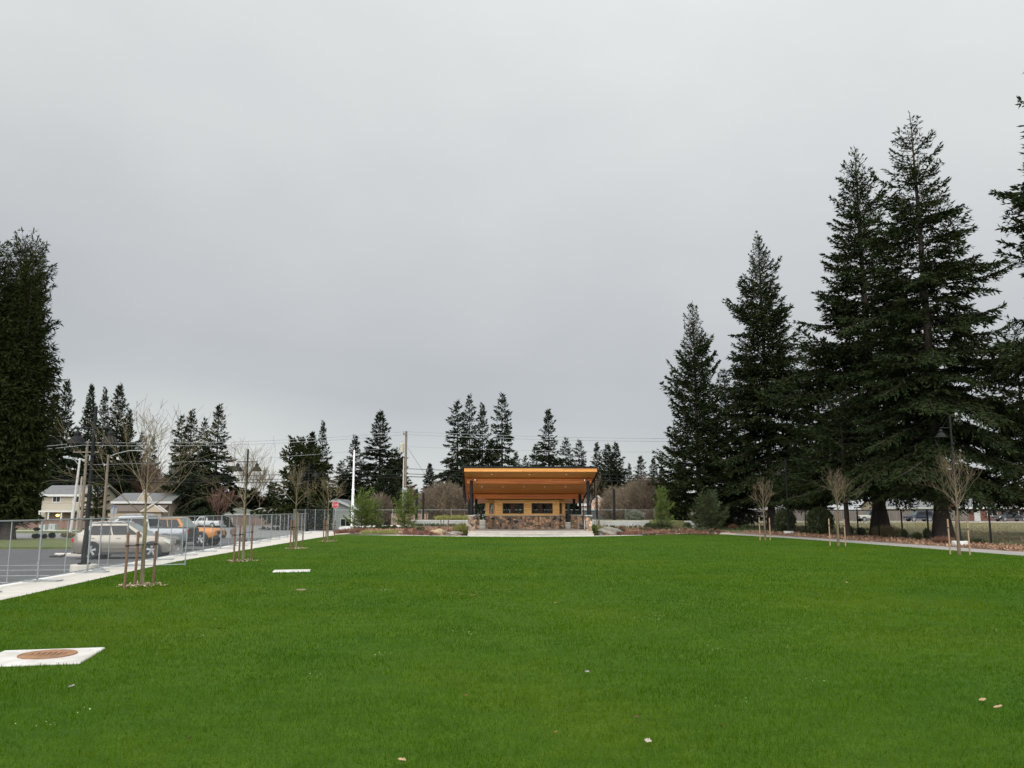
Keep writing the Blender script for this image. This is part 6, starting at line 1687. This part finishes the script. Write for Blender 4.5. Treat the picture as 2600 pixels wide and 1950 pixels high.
cover('red_shrub_cover','low dark red shrubs at the left corner of the bed',-14.8,-12.6,68.9,72.5,1800,FOLRED,.26,.2,.16,bed_z,3)
cover('yellow_green_cover','yellow-green edging plants along the left white paving',-12.5,-9.6,68.6,70.4,2200,FOLYG,.22,.2,.08,bed_z,4)
cover('yellow_green_cover','yellow-green groundcover on top of the left retaining wall',-7.6,-3.6,81.2,86.5,6500,FOLYG,.34,.14,.22,lambda x,y:1.0,5)
cover('small_plants','small dark plants along the foot of the left wall',-9.7,-4.5,78.6,80.3,1000,FOLS,.24,.3,.18,bed_z,6)
cover('small_plants','small dark plants along the foot of the right wall',7.9,17.5,72.5,77.8,1100,FOLS,.24,.3,.16,bed_z,7)
cover('leaf_litter','fallen brown leaves and bark covering the strip beside the right path',22.0,29.5,35,79,26000,mat('brown_leaf_litter',(.12,.062,.04),(.33,.21,.13),rough=.9,scale=6,island=.9),.16,.55,.03,lambda x,y:.03,8,.25,cat='leaf litter',mask=lambda x,y: rp(y)+.12<x<fence_x(y)+.35)
cover('bark_chips','loose bark chips and leaves on the left planting bed',-15,-4.1,65.3,79,9000,mat('bark_chip',(.15,.075,.045),(.38,.24,.15),rough=.9,scale=6,island=.9),.13,.5,.03,bed_z,9,.3,cat='bark chips',mask=lambda x,y: y>off(x)+1.25)
cover('bark_chips','loose bark chips and leaves on the right planting bed',7.5,20,65.3,79,9000,_m['bark_chip'],.13,.5,.03,bed_z,10,.3,cat='bark chips',mask=lambda x,y: y>off(x)+1.25)
cover('fence_grass','rough green grass along the foot of the black fence',24,34,40,79,9000,FOLS,.22,.10,.06,lambda x,y:.03,13,mask=lambda x,y: fence_x(y)+.2<x<fence_x(y)+3.2)
cover('margin_weeds','rough weeds and grass under the tall conifers',21,36,78,100,5000,FOLS,.35,.12,.1,lambda x,y:0,11)
cover('dry_grass','tufts of dry grass in the field beyond the black fence',27,75,38,137,26000,FOLTAN,.28,.10,.05,lambda x,y:0.0,12)

# individual low plants dotted through the beds
rng_=random.Random(5)
for k in range(34):
    left=k<15
    x=rng_.uniform(-9.0,-4.6) if left else rng_.uniform(8.6,17.5); y=rng_.uniform(66.8,72.5) if left else rng_.uniform(67.6,74.5)
    shrub('bed_plant',('low dark red-brown plant in the mulch bed left of the pavilion' if left else 'low dark red-brown plant in the mulch bed right of the pavilion'),'plant',(x,y,bed_z(x,y)),900+k,FOLRED if k%3 else FOLS,130,.22,.22,rng_.uniform(.25,.45),.20,.22,'low plants in the left mulch bed' if left else 'low plants in the right mulch bed',1.0,stem_n=4)
# boulders -----------------------------------------------------------
ROCK=mat('tan_boulder',(.38,.27,.15),(.24,.19,.13),rough=.9,scale=2.5,bump=.6)
ROCKG=mat('grey_boulder',(.25,.23,.19),(.16,.15,.13),rough=.9,scale=2.5,bump=.6)
def boulder(label,u,v,Y,rx,ry,rz,seed,m_):
    x=XD(u,Y,.2); rng=random.Random(seed)
    bm=bmesh.new(); bmesh.ops.create_icosphere(bm,subdivisions=3,radius=1)
    for vtx in bm.verts:
        n=vtx.co.normalized()
        d=1+.16*math.sin(n.x*3.1+seed)*math.cos(n.y*2.7+seed*1.3)+.10*math.sin(n.z*6+n.x*5+seed)+rng.uniform(-.03,.03)
        vtx.co=Vector((n.x*rx*d,n.y*ry*d,n.z*rz*d))
    me=bpy.data.meshes.new('boulder'); bm.to_mesh(me); bm.free()
    o=link_mesh('boulder',me,m_); o.location=(x,Y,bed_z(x,Y)+rz*.35)
    tag(o,label,'boulder','boulders in the planting beds')
boulder('large tan boulder in the bed left of the pavilion steps',1112,1356,67.2,.72,.45,.36,1,ROCK)
boulder('flat brown boulder right of the tan one, beside the pavilion steps',1152,1356,66.9,.62,.4,.22,2,ROCKG)
boulder('small rounded reddish rock between the two left boulders',1138,1351,68.2,.25,.2,.2,3,ROCKG)
boulder('large grey boulder in the bed right of the pavilion',1550,1350,68.4,1.0,.55,.45,4,ROCKG)
boulder('low flat grey rock in the red twig bed on the right',1645,1353,68.6,.7,.4,.16,5,ROCKG)

# ------------------------------------------------------------------ lids and slabs in the lawn
RUST=mat('rusty_iron',(.29,.155,.075),(.17,.09,.05),rough=.8,scale=7,bump=.3)
SLABC=mat('slab_concrete',(.54,.52,.49),(.38,.36,.33),rough=.9,scale=2.2,bump=.15,bscale=40)
def slab_thing(label,c,w,d,rz,lid_r,lidm,lidoff=(0,0)):
    o=thing('utility_slab',label,'utility cover',(c[0],c[1],0),rz,'concrete utility covers set into the lawn')
    m=MB(); m.bev(-w/2,-d/2,-.15,w/2,d/2,.022,.012); m.build('slab',SLABC,o)
    if lid_r:
        m=MB(); m.lathe([(lid_r,.023),(lid_r,.035),(lid_r-.03,.038),(lid_r-.035,.032),(0,.032)],36,(lidoff[0],lidoff[1],0))
        l=smooth_angle(m.build('lid',lidm,o),20)
        m=MB()
        for k in range(-3,4):
            x=k*.07; yy=math.sqrt(max(0,(lid_r-.12)**2-x*x))*.5
            m.box(lidoff[0]+x-.014,lidoff[1]-yy,.033,lidoff[0]+x+.014,lidoff[1]+yy,.042)
        m.build('ribs',lidm,l)
    return o
a,b_=P(47,1653),P(263,1646); d_=(b_-a); rz=math.atan2(d_.y,d_.x)
c=(a+b_)/2+Vector((.07,-.66,0))
slab_thing('white concrete utility slab with a round rusty lid at the left edge of the lawn',c,1.34,1.25,rz,.37,RUST,(.06,.10))
a,b_=P(703,1450),P(792,1446.5); c=(a+b_)/2+Vector((0,-.35,0))
slab_thing('plain white concrete slab in the lawn right of the second staked tree',c,1.2,.95,R(12),.0,RUST)
p=P(765,1498); o=thing('valve_cover','small tan valve cover in the lawn below the plain white slab','utility cover',(p.x,p.y,0),R(5))
m=MB(); m.lathe([(.13,-.1),(.13,.014),(.11,.018),(0,.018)],20); m.build('cover',mat('tan_cover',(.24,.19,.12),(.17,.13,.08),rough=.8,scale=9),o)

# ------------------------------------------------------------------ fallen leaves on the lawn
LEAFM={'tan':mat('tan_leaf',(.36,.25,.14),(.25,.16,.09),rough=.8,scale=20),'brown':mat('brown_leaf',(.12,.055,.035),(.07,.035,.025),rough=.8,scale=20),'orange':mat('orange_leaf',(.36,.13,.04),(.22,.08,.03),rough=.8,scale=20),'grey':mat('grey_leaf',(.24,.21,.20),(.14,.12,.12),rough=.8,scale=20),'pale':mat('pale_leaf',(.34,.30,.25),(.24,.21,.17),rough=.8,scale=20)}
LV=[(1020,1936,.10,'tan','large tan curled leaf at the bottom edge of the lawn'),(1645,1884,.085,'pale','pale folded leaf near the bottom of the lawn, right of centre'),(1617,1826,.09,'brown','dark brown curled leaf on the lawn above the pale folded one'),(1411,1862,.06,'orange','small orange leaf near the bottom centre of the lawn'),(1183,1768,.07,'orange','orange-brown leaf left of the lawn centre'),(1321,1719,.06,'tan','small tan leaf just right of the lawn centre'),(1491,1709,.085,'grey','mauve-grey leaf on the lawn beside a pale one'),(1580,1705,.075,'pale','pale round leaf on the lawn beside a mauve-grey one'),(1035,1538,.13,'brown','dark leaf on the middle of the lawn, farthest of a pair'),(1046,1571,.12,'pale','pale crumpled leaf on the middle of the lawn, nearest of a pair'),(1411,1532,.10,'tan','small tan leaf far up the lawn below the pavilion'),(1920,1602,.24,'tan','long tan leaf sliver on the right part of the lawn'),(2536,1799,.12,'tan','large tan lobed leaf near the right edge of the lawn'),(2495,1780,.10,'tan','thin tan leaf just left of the large lobed one'),(1831,1846,.07,'orange','red-brown leaf on the lower right of the lawn'),(1960,1690,.07,'brown','dark reddish leaf on the right half of the lawn'),(320,1776,.08,'brown','dark brown leaf on the lawn right of the rusty lid slab'),(182,1746,.10,'grey','grey dried leaf on the lawn below the rusty lid slab'),(480,1878,.08,'tan','tan leaf on the lower left of the lawn'),(557,1598,.10,'brown','small dark leaf left of centre far up the lawn'),(1206,1512,.30,'tan','long straw strip on the lawn below the pavilion'),(2150,1480,.14,'tan','tan leaf far up the right part of the lawn'),(860,1607,.09,'brown','small brown leaf left of the pale crumpled one'),(2075,1514,.22,'pale','pale flat leaf sliver far up the right part of the lawn')]
def leaf(label,u,v,s,mn,seed):
    rng=random.Random(seed); p=P(u,v,.03)
    n=7; vs=[];fs=[]
    curl=rng.uniform(.25,.6); thin=.12 if s>.135 else rng.uniform(.32,.48)
    for i in range(n+1):
        t=i/n; w=thin*math.sin(PI*min(.98,t*.92+.06))**.8*(1+.25*math.sin(t*17+seed))
        z=curl*(t-.5)**2*1.2
        for k in (-1,0,1): vs.append(((t-.5)*s,k*w*s,(z+abs(k)*w*curl*.9)*s+.004*rng.random()))
    for i in range(n):
        for k in range(2):
            a=i*3+k; fs.append((a,a+1,a+4,a+3))
    me=bpy.data.meshes.new('fallen_leaf'); me.from_pydata(vs,[],fs)
    o=link_mesh('fallen_leaf',me,LEAFM[mn],None,True); o.location=(p.x,p.y,.038); o.rotation_euler=(rng.uniform(-.35,.35),rng.uniform(-.35,.35),rng.uniform(0,6.28) if s<.135 else rng.uniform(-.3,.3))
    tag(o,label,'leaf','fallen leaves on the lawn')
for i,(u,v,s,mn,lb) in enumerate(LV): leaf(lb,u,v,s*.72,mn,i)

# ------------------------------------------------------------------ grass blades
def grass():
    rng=np.random.default_rng(9)
    GM=mat('grass_blade',(.017,.055,.001),(.070,.134,.003),rough=1,scale=.40,island=.42,spec=.0,transl=.22,lo=.3,hi=.7)
    nt=GM.node_tree; mc=[n for n in nt.nodes if n.type=='MIX' and n.data_type=='RGBA'][0]; bs=nt.nodes['Principled BSDF']; tcn=[n for n in nt.nodes if n.type=='TEX_COORD'][0]
    q=ND(nt,'ShaderNodeTexNoise'); q.inputs['Scale'].default_value=.17; q.inputs['Detail'].default_value=5; q.inputs['Roughness'].default_value=.6; nt.links.new(tcn.outputs['Object'],q.inputs['Vector'])
    ml=ND(nt,'ShaderNodeMix',data_type='RGBA',blend_type='MULTIPLY'); ml.inputs['Factor'].default_value=1
    nt.links.new(mc.outputs['Result'],ml.inputs['A']); nt.links.new(ramp(nt,q.outputs['Fac'],[(.34,(.72,.88,1.0)),(.52,(1.0,1.0,1.0)),(.68,(1.65,1.16,1.0))]),ml.inputs['B'])
    for l in list(mc.outputs['Result'].links):
        if l.to_node!=ml: nt.links.new(ml.outputs['Result'],l.to_socket)
    out=[]
    yy=np.linspace(4.5,66,600); Wd=lambda y:1.5*y+3
    den=np.where(yy<8,1500,1500*(8/yy)**1.45)*Wd(yy)
    cdf=np.concatenate([[0],np.cumsum((den[1:]+den[:-1])/2*np.diff(yy))]); N=int(cdf[-1])
    for part in range(1):
        y=np.interp(rng.uniform(0,cdf[-1],N),cdf,yy); x=rng.uniform(-.5,.5,N)*Wd(y)
        k=(x>np.interp(y,[0,18.2,33,58.6,64.5],[-10.1,-11.4,-13.3,-14.3,-14.4])+.02)&(x<np.interp(y,[0,10,36.5,45.7,60,68],[25,24.2,22.9,22,20.3,18.6])-.02)
        fx=np.array([p[0] for p in FRONT]); fy=np.array([p[1] for p in FRONT])
        k&=y<np.interp(x,fx,fy)-.02
        # clear the slabs
        for (o_,hw_,hd_) in SLABS:
            c_,s_=math.cos(-o_[2]),math.sin(-o_[2]); dx,dy=x-o_[0],y-o_[1]
            lx=dx*c_-dy*s_; ly=dx*s_+dy*c_
            k&=~((np.abs(lx)<hw_)&(np.abs(ly)<hd_))
        x,y=x[k],y[k]; n=len(x)
        patch=np.sin(x*1.7+np.sin(y*1.1)*2)*np.sin(y*1.3+np.sin(x*.9)*2)
        hgt=(.044+.012*patch)*rng.uniform(.55,1.35,n)
        wd=.0042*np.clip(y/7.5,1,3.2)*rng.uniform(.7,1.3,n)
        az=rng.uniform(0,6.28,n); ln_=rng.uniform(.1,.75,n)
        lx,ly=np.cos(az)*ln_*hgt,np.sin(az)*ln_*hgt
        wa=rng.uniform(0,6.28,n); wx,wy=np.cos(wa)*wd/2,np.sin(wa)*wd/2
        z0=np.zeros(n)
        A=np.stack([x-wx,y-wy,z0],1); B=np.stack([x+wx,y+wy,z0],1)
        C=np.stack([x+lx,y+ly,hgt],1)
        out.append(np.stack([A,B,C],1))
    V=np.concatenate(out)
    o=link_mesh('grass',arr_mesh('grass',V,3),GM); o['kind']='stuff'; o['label']='short bright green lawn grass'; o['category']='grass'
SLABS=[]
for o in col.objects:
    if o.name.startswith('utility_slab'):
        s=[c for c in o.children if c.name.startswith('slab')][0]
        SLABS.append(((o.location.x,o.location.y,o.rotation_euler.z),s.dimensions.x/2+.0 if s.dimensions.x else .6,s.dimensions.y/2 if s.dimensions.y else .5))
grass()
# paint a few clover specks as tiny pale flowers in the turf
def clover():
    rng=np.random.default_rng(19)
    c=[]
    for k in range(38):
        cx,cy=rng.uniform(-7,9),rng.uniform(6.5,24)
        n=rng.integers(3,12)
        c.append(np.stack([cx+rng.normal(0,.12,n),cy+rng.normal(0,.12,n),rng.uniform(.03,.05,n)],1))
    B=np.concatenate(c); B=B[(B[:,0]>-9)]
    n=len(B); D=_norm(rng.normal(0,1,(n,3))*[1,1,.3])
    ll=rng.uniform(.008,.022,n)
    o=link_mesh('clover',arr_mesh('clover',sprays_on(B,D,ll,ll*.8,rng),4),mat('pale_clover',(.50,.52,.36),(.30,.36,.12),rough=.7,scale=9,island=.9)); o['kind']='stuff'; o['label']='scattered pale clover specks in the grass'; o['category']='clover'
clover()
